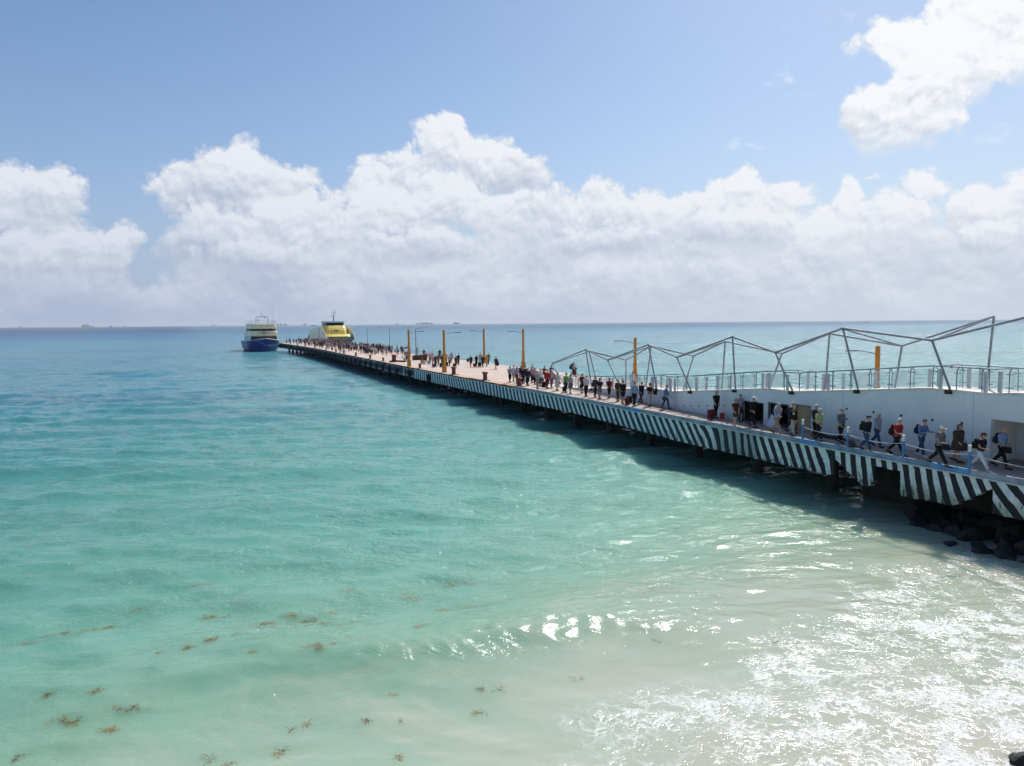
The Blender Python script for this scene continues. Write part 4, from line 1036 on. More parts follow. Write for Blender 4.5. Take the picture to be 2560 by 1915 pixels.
def backpack(t, label, c='navy', big=1.0, low=0.0):
    j = joints(t['_pose'])
    if 'bp' not in _bag:
        mb = MB(); mb.box((0, 0, 0), (.30, .17, .46), top=.82); a = mb.mesh('backpack_sack', M_skirt, smooth=True, bevel=.05); a.materials.clear()
        mb = MB(); mb.box((0, -.12, -.07), (.23, .09, .24), top=.9); b_ = mb.mesh('pocket', M_skirt, smooth=True, bevel=.03); b_.materials.clear()
        mb = MB()
        for sx in (-1, 1): mb.tube([(sx*.10, .05, .20), (sx*.115, .17, .24), (sx*.12, .285, .10), (sx*.125, .24, -.12), (sx*.13, .06, -.20)], .016, 6)
        c_ = mb.mesh('straps', M_skirt, smooth=True); c_.materials.clear()
        _bag['bp'] = (a, b_, c_)
    e = empty('backpack'); p = (j['che']+j['spi'])/2+Vector((0, -.205, .03-low))
    e.location = place_local(t, p); e.rotation_euler = (-POSES[t['_pose']]['lean'], 0, t.rotation_euler[2]); e.scale = (big, big, big)
    for nm, me in zip(('sack', 'pocket', 'straps'), _bag['bp']):
        m_ = cloth(C[c]) if nm != 'straps' else cloth(C['dgrey'])
        if not len(me.materials): me.materials.append(m_)
        o = link_mesh(nm, me, e); o.material_slots[0].link = 'OBJECT'; o.material_slots[0].material = m_
    return tag(e, label, 'backpack', 'backpacks carried on the pier')
def suitcase(x, y, label, c='black', k=1.0, rz=0.0, handle=True, sn=None, tilt=0.0):
    if 'sc' not in _bag:
        mb = MB(); mb.box((0, 0, .38), (.42, .26, .60)); a = mb.mesh('shell', M_skirt, smooth=True, bevel=.045); a.materials.clear()
        mb = MB(); mb.tube([(-.11, .10, .66), (-.11, .10, 1.02), (.11, .10, 1.02), (.11, .10, .66)], .010, 6); b_ = mb.mesh('handle', M_lamp)
        mb = MB()
        for sx in (-1, 1):
            for sy in (-1, 1): mb.tube([(sx*.16-.015, sy*.09, .035), (sx*.16+.015, sy*.09, .035)], .035, 8); mb.tube([(sx*.16, sy*.09, .03), (sx*.16, sy*.09, .10)], .012, 5)
        w_ = mb.mesh('wheels', M_black)
        mb = MB(); mb.box((0, -.135, .45), (.30, .03, .26)); mb.box((0, -.133, .20), (.30, .03, .16)); p_ = mb.mesh('front_pocket', M_skirt, bevel=.008); p_.materials.clear()
        _bag['sc'] = (a, b_, w_, p_)
    s, n_ = dk(x, y) if sn is None else sn
    e = empty('suitcase', W(s, n_, DZ+.004), HEAD+rz); e.scale = (k, k, k); e.rotation_euler[0] = tilt
    for nm, me in zip(('shell', 'handle', 'wheels', 'front_pocket'), _bag['sc']):
        if nm == 'handle' and not handle: continue
        if nm in ('shell', 'front_pocket'):
            m_ = cloth(C[c] if nm == 'shell' else tuple(v*.75 for v in C[c]))
            if not len(me.materials): me.materials.append(m_)
            o = link_mesh(nm, me, e); o.material_slots[0].link = 'OBJECT'; o.material_slots[0].material = m_
        else: link_mesh(nm, me, e)
    return tag(e, label, 'suitcase', 'luggage on the pier')
def handbag(t, label, c='black', side=-1, h=.0, k=1.0, cat='bag', strap=True):
    j = joints(t['_pose'])
    if 'hb' not in _bag:
        mb = MB(); mb.box((0, 0, -.22), (.12, .34, .26), top=.85); a = mb.mesh('bag_body', M_skirt, smooth=True, bevel=.035); a.materials.clear()
        mb = MB(); mb.tube([(0, -.12, -.10), (0, -.08, .02), (0, 0, .05), (0, .08, .02), (0, .12, -.10)], .010, 6); b_ = mb.mesh('bag_strap', M_skirt, smooth=True); b_.materials.clear()
        _bag['hb'] = (a, b_)
    e = empty('handbag'); hd = j['A%d' % side][3]; e.location = place_local(t, hd+Vector((0, 0, h))); e.rotation_euler = (0, 0, t.rotation_euler[2]); e.scale = (k, k, k)
    for nm, me in zip(('bag_body', 'strap'), _bag['hb']):
        m_ = cloth(C[c])
        if not len(me.materials): me.materials.append(m_)
        o = link_mesh(nm, me, e); o.material_slots[0].link = 'OBJECT'; o.material_slots[0].material = m_
    return tag(e, label, cat, 'bags held by the walkers')

# --- the line of walkers on the narrow walkway, from the shore end outwards
p = person(2503, 1170, 'grey-haired man in pale blue polo, foremost walker by the cream gate', 'lblue', 'black', 'walk', 'short', hc='g', sc=1.03)
backpack(p, 'navy backpack on the foremost walker in the pale blue polo', 'dnavy'); handbag(p, 'dark jacket bundle hanging at the side of the foremost walker', 'black', 1, .16, 1.05, 'jacket')
p = person(2449, 1178, 'woman in black top and white trousers striding past a blue post', 'black', 'white', 'stride', 'short', hair='bob', hc='r', hat='cap', hatc='maroon', shoes='white', sc=.98)
backpack(p, 'black backpack on the woman in white trousers', 'black', .95)
p = person(2393, 1156, 'heavy woman in long brown coat with a cross strap', 'brown', 'brown', 'stroll', 'coat', 'skirt', 'long', 'r', wide=1.22, sc=.97, shoes='brown')
handbag(p, 'large brown bag at the hip of the woman in brown', 'brown', -1, .18, 1.3)
p = person(2346, 1165, 'man in white cap and dark grey shirt looking down', 'grey', 'black', 'stride', 'short', hat='cap', hc='g', sc=1.05)
handbag(p, 'black bundle carried in front of the man in the white cap', 'black', 1, .08, 1.0)
p = person(2303, 1143, 'man in blue shirt and jeans looking down at his hands', 'blue', 'jeans', 'phone', 'long', hc='br', shoes='white', sc=1.02)
backpack(p, 'tall navy backpack on the man in blue shirt and jeans', 'dnavy', 1.0)
p = person(2241, 1139, 'white-haired man in bright red polo and black trousers', 'red', 'black', 'stride', 'short', hc='w', sc=1.06, shoes='black')
backpack(p, 'round dark backpack on the man in the red polo', 'black', 1.15, .05)
p = person(2192, 1117, 'white-haired walker in lilac-grey shirt and jeans, half hidden behind the navy jacket', 'lilac', 'jeans', 'walk', 'long', hc='w')
p = person(2166, 1129, 'man in navy jacket and beret pulling a dark case', 'dnavy', 'jeans', 'walk', 'long', hat='beret', hatc='navy', hc='g', sc=1.02)
backpack(p, 'boxy black backpack on the man with the beret', 'black', 1.05)
suitcase(2136, 1123, 'dark bulging travel bag dragged behind the man with the beret', 'dgrey', .85, 0.1, False, tilt=.6)
p = person(2101, 1108, 'man in grey-blue shirt and dark trousers beside a blue post', 'grey', 'black', 'stroll', 'long', hc='g', sc=1.03)
p = person(2046, 1102, 'white-haired woman in pale green top and wide black trousers', 'lime', 'black', 'walk', 'short', hair='bob', hc='w', sc=1.0)
handbag(p, 'yellow bag swinging by the woman in pale green', 'lime', -1, .02, .6)
p = person(2037, 1094, 'walker with white hair just behind the woman in pale green', 'dgrey', 'black', 'stroll', 'long', hair='bob', hc='w', sc=1.02)
p = person(1983, 1091, 'woman in black jacket and yellow scarf with beige trousers', 'black', 'beige', 'stroll', 'long', hair='bob', hc='g', sc=.95)
handbag(p, 'yellow scarf hanging down the chest of the woman in the black jacket', 'lime', 1, .55, .45, 'scarf')
p = person(1977, 1082, 'tall white-haired man in dark grey behind the woman with the scarf', 'dgrey', 'dnavy', 'stride', 'long', hc='w', sc=1.06)
backpack(p, 'black backpack on the tall man behind the scarf wearer', 'black')
p = person(1942, 1086, 'man in open grey jacket over white shirt and tan trousers', 'lgrey', 'tan', 'stride', 'long', hc='w', sc=1.07, shoes='brown')
backpack(p, 'small blue-grey backpack on the man in tan trousers', 'navy', .9)
p = person(1881, 1067, 'man in black long-sleeved clothes and white cap before the black doorway', 'black', 'black', 'walk', 'long', hat='cap', hc='w', sc=1.06, wide=1.15)
p = person(1838, 1066, 'woman in burgundy top and dark shorts before the white wall', 'maroon', 'dgrey', 'stroll', 'short', 'shorts', 'bob', 'r', sc=.95, wide=1.08, skin=0, shoes='white')
p = person(1849, 1055, 'man in pale shirt right behind the woman in burgundy', 'lgrey', 'dgrey', 'stroll', 'long', hc='br')
backpack(p, 'black backpack on the man in pale shirt behind the burgundy top', 'black')
p = person(1790, 1046, 'woman in black vest and black trousers beside the red bucket', 'black', 'black', 'stroll', 'short', hair='bob', hc='br', sc=1.02)
suitcase(1777, 1050, 'tall maroon bag standing behind the woman in the black vest', 'dred', 1.0, .2, False)
p = person(1665, 1023, 'man in blue jacket and jeans walking alone by the wall', 'blue', 'jeans', 'stroll', 'long', hc='b', rz=1.3)
handbag(p, 'dark bag on the arm of the man in the blue jacket', 'dnavy', -1, .15)
p = person(1624, 1016, 'woman in black hat and black top with white trousers', 'black', 'offwhite', 'elbows', 'short', 'trousers', 'bob', 'b', hat='cap', hatc='black', sc=.98)
handbag(p, 'round dark bag carried high by the woman in white trousers and hat', 'black', -1, .25, 1.2)
p = person(1603, 1010, 'walker in dark jacket beside the man in pale blue shirt', 'dnavy', 'dgrey', 'walk', 'coat', hc='br', sc=1.0)
p = person(1586, 1016, 'broad man in pale blue shirt and black trousers pulling cases', 'lblue', 'black', 'carry', 'long', hc='br', sc=1.05, wide=1.1)
suitcase(1573, 1011, 'black suitcase beside the broad man in pale blue', 'black', .95, .3)
suitcase(1568, 1013, 'dark red suitcase low beside the man in pale blue', 'dred', .8, 0)
p = person(1557, 1012, 'tall man in black shirt and black shorts with bare calves', 'black', 'black', 'carry', 'short', 'shorts', hc='b', sc=1.08, shoes='black')
p = person(1545, 1004, 'man in white cap and brown-grey clothes', 'brown', 'brown', 'stroll', 'long', hat='cap', hc='g', sc=1.0, wide=1.05)
backpack(p, 'dark backpack on the man in brown with white cap', 'black')
p = person(1523, 996, 'woman in dark red top and cropped black leggings', 'dred', 'black', 'stroll', 'short', 'capri', 'bob', 'br', sc=.97, skin=1)
p = person(1499, 999, 'man in black T-shirt and grey shorts with folded arms', 'black', 'grey', 'elbows', 'short', 'shorts', hc='b', sc=1.0, skin=1, wide=1.05)
p = person(1488, 994, 'man in dark grey jacket with a large pack', 'dgrey', 'dnavy', 'stroll', 'long', hc='br')
backpack(p, 'large black backpack on the man in the dark grey jacket', 'black', 1.15, .1)
p = person(1465, 992, 'white-haired man in white shirt and black trousers', 'white', 'black', 'elbows', 'short', hc='w', sc=1.03)
p = person(1455, 984, 'woman in black and red top behind the man in the white shirt', 'dred', 'black', 'stroll', 'short', 'shorts', 'bob', 'br')
handbag(p, 'flat black case held by the woman in black and red', 'black', 1, 0, 1.1)
p = person(1426, 985, 'woman in lilac top and short purple skirt', 'lilac', 'purple', 'stroll', 'short', 'skirt', 'bob', 'r', sc=.96)
p = person(1415, 982, 'man in bright green shirt and navy jeans', 'green', 'dnavy', 'stroll', 'short', hc='b', hat='cap', hatc='olive')
handbag(p, 'brown bag at the hip of the man in the green shirt', 'brown', 1, .2, 1.1)
suitcase(1411, 981, 'small dark case behind the man in the green shirt', 'dnavy', .8, 0, False)
p = person(1393, 977, 'woman in long white dress and pale sun hat', 'offwhite', 'offwhite', 'stroll', 'dress', 'dress', 'bob', 'bl', hat='sun', hatc='cream', skin=0)
handbag(p, 'round grey bag hanging at the side of the white dress', 'dgrey', -1, .05, .8)
p = person(1379, 970, 'man in grey top and white cap beside the red clothes', 'lgrey', 'purple', 'stroll', 'vest', hat='cap', hc='g')
p = person(1368, 972, 'tall person dressed all in dark red', 'red', 'dred', 'stroll', 'long', hc='b', sc=1.04, wide=1.08)
suitcase(1359, 970, 'black suitcase with raised handle left of the red clothed person', 'black', .9, .2)
p = person(1351, 966, 'woman in white blouse and dark trousers with blue bag', 'white', 'jeans', 'stroll', 'long', hair='bob', hc='bl', hat='sun', hatc='offwhite')
handbag(p, 'navy bag of the woman in the white blouse', 'navy', -1, .05, 1.1)
p = person(1344, 973, 'white-haired man in light grey jacket and tan trousers', 'lgrey', 'tan', 'elbows', 'long', hc='w', sc=.98)
p = person(1337, 962, 'person in pinkish white shirt with sunglasses', 'pink', 'dnavy', 'stroll', 'short', hair='bob', hc='r')
p = person(1330, 958, 'person in lilac shirt in the middle of the tight group', 'lilac', 'dnavy', 'stroll', 'long', hc='br')
p = person(1319, 964, 'broad person in dark navy anorak with a hump of luggage', 'navy', 'dnavy', 'stroll', 'coat', hc='br', wide=1.25)
backpack(p, 'wide dark blue pack on the broad person in navy', 'navy', 1.35)
p = person(1313, 957, 'short-haired person in dark red top at the back of the tight group', 'dred', 'black', 'stand', 'short', hc='b')
p = person(1307, 961, 'person in black clothes left in the tight group', 'dnavy', 'black', 'stroll', 'long', hc='b')
handbag(p, 'large dark bag between the two people in navy', 'black', 1, 0, 1.6)
p = person(1301, 955, 'person in maroon and white top at the left of the tight group', 'maroon', 'lgrey', 'stroll', 'short', hc='bl')
p = person(1292, 959, 'woman in checked grey-lilac shirt and black shorts', 'lilac', 'black', 'stroll', 'short', 'shorts', 'long', 'b', skin=1)
p = person(1284, 954, 'person in white shirt just behind the two lilac shirts', 'white', 'lgrey', 'stroll', 'short', 'shorts', hc='b', skin=1)
p = person(1275, 957, 'leftmost woman of the tight group in pale grey top and black shorts', 'lgrey', 'black', 'stroll', 'short', 'capri', 'bob', 'b', skin=1, shoes='black')
p = person(1331, 951, 'dark-haired person in white at the back of the tight group', 'white', 'dgrey', 'stand', 'short', hc='b')
# cargo tricycle with two riders in red
s, n_ = dk(1349, 957); n_ += .8
tri = empty('cargo_tricycle', W(s, n_, DZ+.004), HEAD+.25); tag(tri, 'cargo tricycle piled with luggage behind the tight group', 'tricycle')
def wheel(parent, x, y, r_=.33):
    mb = MB(); torus(mb, (x, y, r_), r_-.025, .025, (1, 0, 0), 20, 6); w_ = mb.build('wheel', M_tyre, parent, smooth=True)
    mb = MB()
    for k in range(8): a = math.pi*k/8; mb.tube([(x, y+math.cos(a)*(r_-.03), r_+math.sin(a)*(r_-.03)), (x, y-math.cos(a)*(r_-.03), r_-math.sin(a)*(r_-.03))], .004, 4)
    mb.tube([(x-.05, y, r_), (x+.05, y, r_)], .03, 8); mb.build('spokes', M_lamp, w_)
wheel(tri, -.48, .75); wheel(tri, .48, .75); wheel(tri, 0, -.75)
mb = MB(); mb.box((0, .75, .42), (.86, 1.1, .06)); mb.box((0, 1.28, .62), (.86, .04, .40)); mb.box((-.42, .75, .55), (.04, 1.1, .25)); mb.box((.42, .75, .55), (.04, 1.1, .25)); mb.build('cargo_box', mat('dull blue steel', (.05, .08, .13), .6), tri)
mb = MB(); mb.tube([(0, .2, .5), (0, -.35, .45), (0, -.75, .33)], .022, 6); mb.tube([(0, -.35, .45), (0, -.45, .88)], .020, 6); mb.tube([(-.3, .15, .95), (.3, .15, .95)], .016, 6); mb.tube([(-.3, .15, .95), (-.3, .3, .5)], .016, 6); mb.tube([(.3, .15, .95), (.3, .3, .5)], .016, 6); mb.build('frame', M_black, tri)
mb = MB(); mb.box((0, -.45, .90), (.2, .28, .07), top=.7); mb.build('saddle', M_black, tri, bevel=.015)
for (lx, ly, lz, c_, lb, k) in ((-.2, .6, .45, 'black', 'black case loaded on the cargo tricycle', .8), (.2, .65, .45, 'dgrey', 'grey case loaded on the cargo tricycle', .75), (0, 1.0, .45, 'dred', 'red case at the front of the cargo tricycle load', .85)):
    o = suitcase(0, 0, lb, c_, k, .25+1.57, False, sn=(0, 0)); o.location = tri.matrix_basis @ Vector((lx, ly, lz))
q = tri.matrix_basis @ Vector((0, -.42, 0)); q = np.array(q)[:2]-P0
p = person(0, 0, 'rider in red shirt sitting high on the cargo tricycle', 'red', 'black', 'sit', 'short', hc='b', sn=(float(q@D), float(q@N)), rz=.25, skin=1); p.location.z += .35
q = tri.matrix_basis @ Vector((-.25, .45, 0)); q = np.array(q)[:2]-P0
p = person(0, 0, 'passenger in dark top perched beside the rider on the tricycle', 'dred', 'black', 'sit', 'short', hc='b', sn=(float(q@D), float(q@N)), rz=.25, skin=1); p.location.z += .45
p = person(1468, 947, 'man with a big dark pack behind the start of the railing', 'lgrey', 'black', 'walk', 'short', hc='b', sn=(58.5, 11.4), rz=.6)
backpack(p, 'very large dark blue pack on the man behind the railing', 'dnavy', 1.5)
s_, _ = vert(1581, 915, 8.0); p = person(0, 0, 'person in white shirt and dark hair behind the glass railing', 'white', 'dgrey', 'stand', 'short', hc='b', sn=(s_, 8.0))
# --- open deck in the middle
G2 = 'people with luggage on the open deck'
def mid(x, y, lb, *a, **k): k.setdefault('group', G2); return person(x, y, lb, *a, **k)
p = mid(1240, 923, 'lone walker in maroon carrying a large draped coat', 'maroon', 'maroon', 'walk', 'coat', 'shorts', hc='b', skin=1); handbag(p, 'big maroon coat slung behind the lone walker', 'maroon', -1, .45, 2.2, 'coat')
mid(1221, 911, 'person in dark jacket farthest right by the far orange post', 'dgrey', 'dnavy', 'stroll', 'long', hc='br')
mid(1217, 916, 'person in mustard yellow top by the far orange post', 'mustard', 'lgrey', 'stroll', 'short', 'shorts', hc='b', skin=1)
mid(1207, 918, 'dark clothed person before the far orange post', 'black', 'dnavy', 'carry', 'long', hc='b'); suitcase(1199, 918, 'large black suitcase before the far orange post', 'black', 1.05, .2)
mid(1201, 911, 'person in pale top half hidden behind the black suitcase', 'lgrey', 'lgrey', 'stand', 'short', hc='b')
mid(1191, 918, 'woman in black dress pulling a red suitcase', 'black', 'black', 'stroll', 'short', 'capri', 'long', 'b', skin=1); suitcase(1186, 918, 'bright red suitcase of the woman in black', 'red', .85, .1)
mid(1177, 918, 'man in black T-shirt and brown shorts with a case behind', 'black', 'brown', 'walk', 'short', 'shorts', hc='b', skin=1, wide=1.1); suitcase(1169.5, 905.5, 'black suitcase standing behind the man in brown shorts', 'black', .85, 0)
mid(1146, 913, 'person in black at the right end of the luggage group', 'black', 'dgrey', 'stroll', 'short', hc='b', skin=1)
mid(1140, 919, 'person in maroon at the right end of the luggage group', 'maroon', 'dgrey', 'walk', 'short', hc='b', skin=1); suitcase(1135.5, 919.5, 'brown suitcase at the right end of the luggage group', 'brown', .9, .1)
mid(1129, 907, 'tall person in lilac-grey top walking alone', 'lilac', 'grey', 'walk', 'short', 'capri', hc='b', skin=1)
mid(1124, 916, 'man in pale lilac shirt and navy trousers mid stride', 'lilac', 'dnavy', 'stride', 'short', hc='b', sc=1.03); suitcase(1117, 916, 'black suitcase beside the man in the pale lilac shirt', 'black', .95, 0)
mid(1115, 910, 'person in orange top behind the nearer orange lamp post', 'orange', 'black', 'stroll', 'short', hc='b')
mid(1106, 915, 'person in dark clothes left of the nearer orange lamp post', 'dgrey', 'black', 'stroll', 'long', hc='br'); suitcase(1103, 919, 'dark grey suitcase left of the nearer orange lamp post', 'dgrey', 1.0, .1)
mid(1099.5, 899, 'man in black shirt and shorts standing farther back', 'black', 'black', 'stand', 'short', 'shorts', hc='b', skin=1, sc=1.05)
mid(1096, 914, 'person in purple-grey in the luggage group', 'purple', 'grey', 'stroll', 'short', 'capri', hc='b', skin=1)
mid(1089, 918, 'person in dark maroon in front of the luggage group', 'maroon', 'maroon', 'stroll', 'short', hc='b', skin=1, wide=1.1); suitcase(1083.5, 919, 'dark upright suitcase before the person in maroon', 'purple', .85, .1)
mid(1082, 912, 'person in white top and tan shorts in the luggage group', 'offwhite', 'tan', 'stroll', 'short', 'shorts', hc='b', skin=1)
mid(1081, 903, 'taller person in white shirt behind the luggage group', 'white', 'lgrey', 'stand', 'short', hc='b')
mid(1075, 909, 'person in lilac-pink with a pack in the luggage group', 'pink', 'purple', 'stroll', 'short', hc='br')
suitcase(1072, 911, 'turquoise suitcase in the luggage group', 'teal', .9, 0)
mid(1066, 906, 'person in red shirt at the left of the luggage group', 'red', 'dnavy', 'stride', 'short', hc='b', skin=1)
mid(1061, 911, 'heavy person in reddish brown with bare legs', 'maroon', 'brown', 'stroll', 'short', 'shorts', hc='b', skin=1, wide=1.2); suitcase(1054.5, 911, 'yellow suitcase at the left of the luggage group', 'mustard', .95, 0)
mid(1060, 897, 'person in dark top behind the heavy person in reddish brown', 'dnavy', 'lgrey', 'stand', 'short', hc='b')
mid(1043, 889, 'person in grey at the foot of the lamp with boxes', 'lgrey', 'lgrey', 'stand', 'short', hc='b')
mid(1017, 904, 'person in pale clothes left of the left orange post', 'lilac', 'dgrey', 'walk', 'short', hc='b', skin=1); suitcase(1011.5, 905, 'pale grey suitcase left of the left orange post', 'lgrey', .9, 0)
mid(946, 884, 'man in navy shirt pulling a red suitcase, left of three people', 'navy', 'dnavy', 'stroll', 'short', hc='b', skin=1, wide=1.1); suitcase(940, 884.5, 'leftmost of the two red suitcases near the three walkers', 'red', .95, .1)
mid(957.5, 884, 'middle of three walkers with cases, in blue-grey', 'jeans', 'lgrey', 'stand', 'short', 'shorts', hc='b', skin=1); suitcase(954, 882, 'brown case between the three walkers', 'brown', .85, 0)
mid(971.5, 882, 'rightmost of three walkers with cases, in pale grey', 'lgrey', 'dgrey', 'stand', 'short', hc='b', skin=1); suitcase(966.5, 885, 'orange-red suitcase right of the three walkers', 'orange', .8, 0)
# vendor's cart, table and bins
s, n_ = dk(1011, 894); t = empty('vendor_cart', W(s, n_+.6, DZ)); tag(t, "small vendor's cart with a white rimmed umbrella top and thin posts", 'cart')
mb = MB(); mb.lathe([(.95, 1.72), (.97, 1.62), (.93, 1.62)], seg=12); mb.build('canopy_rim', mat('white canvas', (.75, .75, .75), .8), t)
mb = MB(); mb.lathe([(.94, 1.722), (.5, 1.95), (.05, 2.12)], seg=12); mb.build('canopy', mat('dark canvas', (.03, .035, .05), .8), t)
mb = MB()
for sx, sy in ((-.6, -.4), (.6, -.4), (.6, .4), (-.6, .4)): mb.tube([(sx, sy, 0), (sx, sy, 1.66)], .03, 6)
mb.build('posts', mat('rusty steel', (.20, .06, .03), .8), t)
mb = MB(); mb.box((0, 0, .65), (1.1, .7, .5)); mb.box((0, 0, 1.0), (.9, .5, .14)); mb.build('box', mat('brown wares', (.13, .055, .05), .8, var=.6, scale=6), t, bevel=.02)
s, n_ = dk(1045, 900); t = empty('stall_table', W(s, n_, DZ), HEAD); tag(t, 'low dark brown stall with wares beside the lamp with boxes', 'stall')
mb = MB(); mb.box((0, 0, .42), (1.9, .9, .80), top=.96); mb.build('counter', mat('brown cloth', (.085, .040, .035), .85, var=.4, scale=4), t, bevel=.03)
mb = MB(); mb.box((.3, 0, .86), (.5, .4, .10)); mb.box((-.4, .1, .88), (.4, .3, .14)); mb.build('wares', mat('mixed wares', (.20, .10, .09), .8, var=.5, scale=9), t)
for (x, y, lb) in ((917, 883, 'dark blue-grey litter bin on the deck right of the crowd'),):
    s, n_ = dk(x, y); t = empty('litter_bin', W(s, n_, DZ)); tag(t, lb, 'bin')
    mb = MB(); mb.lathe([(.40, 0), (.46, .1), (.48, 1.15), (.50, 1.2), (.44, 1.22)], seg=16); mb.build('body', mat('bin plastic', (.065, .06, .10), .6), t)
    mb = MB(); mb.lathe([(.49, 1.20), (.47, 1.30), (.30, 1.36)], seg=16); mb.build('lid', M_black, t)
# short rusty posts of the far deck
for i, (x, y, lb) in enumerate(((895.5, 878, 'short thin rusty post nearest the crowd'), (905, 879.5, 'second short rusty post right of the crowd'), (930, 883, 'short rusty post right of the litter bin'), (957, 888, 'short rusty post among the three walkers'), (965.5, 890, 'short rusty post by the orange-red suitcase'), (992.5, 893, 'short rusty post left of the vendor cart'), (1006, 895, 'short rusty post beside the vendor cart'))):
    s, n_ = dk(x, y); mb = MB(); mb.lathe([(.16, 0), (.16, .05), (.055, .06), (.05, 1.15), (.02, 1.17)], seg=8); o = mb.build('post', mat('rusty steel', (.20, .06, .03), .8)); o.location = W(s, n_, DZ); o.name = 'stanchion'
    tag(o, lb, 'post', 'short rusty posts on the deck')
# blue posts with the rope
BP = [(2006.5, 1103.5, 1048), (2119, 1123, 1067), (2257.5, 1151, 1087), (2422.5, 1184, 1112)]
lbs = ['farthest blue post with white top on the walkway edge', 'blue post with white top beside the dragged travel bag', 'blue post with white top before the man in the red polo', 'nearest blue post with white top before the white trousers']
M_bpost = mat('blue post paint', (.055, .21, .46), .5, var=.2, scale=5); M_wpost = mat('white cap paint', (.70, .70, .68), .6, var=.1)
ptop = []
for (x, y, yt), lb in zip(BP, lbs):
    s, z = vert(x, y, -.02); h = vert(x, yt, -.02)[1]-DZ; t = empty('rope_post', W(s, -.02, 3.0)); tag(t, lb, 'post', 'blue rope posts on the walkway edge')
    h -= .1; mb = MB(); mb.lathe([(.062, -.20), (.060, h-.28)], seg=12); mb.build('shaft', M_bpost, t)
    mb = MB(); mb.lathe([(.066, h-.285), (.066, h-.01), (.03, h)], seg=12); mb.build('cap', M_wpost, t)
    ptop.append(Vector(W(s, -.03, 3.0+h*.62)))
mb = MB(); ptop.append(Vector(W(-4.5, -.03, 3.55)))
pts = []
for a, b_ in zip(ptop[:-1], ptop[1:]):
    for k in range(8):
        t_ = k/8; q = a.lerp(b_, t_); q.z -= .14*4*t_*(1-t_); pts.append(q)
pts.append(ptop[-1]); mb.tube(pts, .016, 6)
tag(mb.build('rope', mat('pale rope', (.62, .62, .60), .8), smooth=True), 'pale rope strung along the blue posts of the walkway', 'rope')
# orange hoses and dark ropes on the deck edge
def deck_line(pts, r_, m_, lb, cat):
    q = [Vector(W(*dk(x, y), DZ+r_+.006)) for x, y in pts]; out = []
    for i in range(len(q)-1):
        for k in range(4): out.append(q[i].lerp(q[i+1], k/4)+Vector((random.uniform(-.06, .06), random.uniform(-.06, .06), 0)))
    out.append(q[-1]); mb = MB(); mb.tube(out, r_, 6); tag(mb.build('hose' if cat == 'hose' else 'rope', m_, smooth=True), lb, cat)
random.seed(3)
M_hose = mat('orange hose', (.60, .15, .015), .6)
deck_line([(1152, 944), (1168, 946), (1180, 947), (1196, 950), (1208, 951)], .045, M_hose, 'orange hose lying along the deck edge beside a plain bollard', 'hose')
deck_line([(1238, 962), (1252, 962.5), (1263, 963), (1274, 966), (1286, 968), (1292, 969.5)], .045, M_hose, 'orange hose lying by the last bollard before the tight group', 'hose')
deck_line([(1120, 938), (1150, 944), (1190, 952), (1230, 958), (1250, 961.5)], .03, M_black, 'dark rope running along the deck edge between two bollards', 'rope')
# red bucket, dark bundles by the wall
s, n_ = dk(1807, 1047); t = empty('bucket', W(s, n_-.05, DZ)); tag(t, 'red plastic bucket standing on the walkway against the white wall', 'bucket')
mb = MB(); mb.lathe([(.13, .0), (.155, .30), (.17, .36), (.175, .37), (.15, .36), (.125, .03)], seg=18); mb.build('pail', mat('red plastic', (.55, .03, .03), .4), t)
mb = MB(); mb.tube([(-.16, 0, .35), (-.10, 0, .24), (.10, 0, .24), (.16, 0, .35)], .006, 5); mb.build('handle', M_lamp, t)
s, n_ = dk(2078, 1094); rn = random.Random(5)
mb = MB()
mb.loft([[W(s+ds, n_-.25+rr_*math.cos(a)+.04*math.sin(5*ds), DZ+.012+max(0, rr_*math.sin(a))*1.1) for a in [2*math.pi*k/10 for k in range(10)]] for ds, rr_ in ((-1.3, .04), (-1.0, .12), (-.6, .16), (-.1, .13), (.4, .18), (.8, .12), (1.15, .03))])
tag(mb.build('tarpaulin', mat('dark canvas bundle', (.03, .03, .035), .85, var=.4, scale=7, bump=.5), smooth=True), 'dark rolled tarpaulin lying along the foot of the white wall', 'tarpaulin')

# --- the crowd between the ferries
def crowd_mesh(pose, long_sleeve, shorts):
    me = body_mesh(pose, low=True); j = joints(pose); bm = bmesh.new(); bm.from_mesh(me)
    for f in bm.faces: f.material_index = 0 if f.material_index == 0 else 3
    kneez = (j['R'][1].z+j['L'][1].z)/2
    for f in bm.faces:
        c_ = f.calc_center_median()
        if f.material_index == 3: continue
        if (c_-j['head']).length < .16 and c_.z > j['neck'].z-.02:
            if c_.z > j['head'].z+.03 or (c_.y < j['head'].y-.02 and c_.z > j['head'].z-.06): f.material_index = 3
            continue
        if c_.z > j['neck'].z-.05: continue
        arm = abs(c_.x) > .19
        if c_.z > j['pel'].z and not arm: f.material_index = 1
        elif arm and (c_.z > (j['A1'][1].z if not long_sleeve else j['A1'][2].z)): f.material_index = 1
        elif not arm and c_.z > (kneez if shorts else .12): f.material_index = 2
    bmesh.ops.scale(bm, vec=(1.16, 1.16, 1.0), verts=bm.verts)
    bm.to_mesh(me); bm.free(); me.name = 'person'; return me
cm = [crowd_mesh('stroll', True, False), crowd_mesh('stand', False, True), crowd_mesh('carry', False, False), crowd_mesh('elbows', True, True)]
tops = [('dark red', 'dred'), ('maroon', 'maroon'), ('white', 'offwhite'), ('black', 'black'), ('lilac', 'lilac'), ('grey', 'grey'), ('navy', 'navy'), ('pink', 'pink'), ('pale grey', 'lgrey'), ('purple', 'purple')]
bots = [('black', 'black'), ('jeans blue', 'jeans'), ('dark grey', 'dgrey'), ('pale', 'lgrey')]
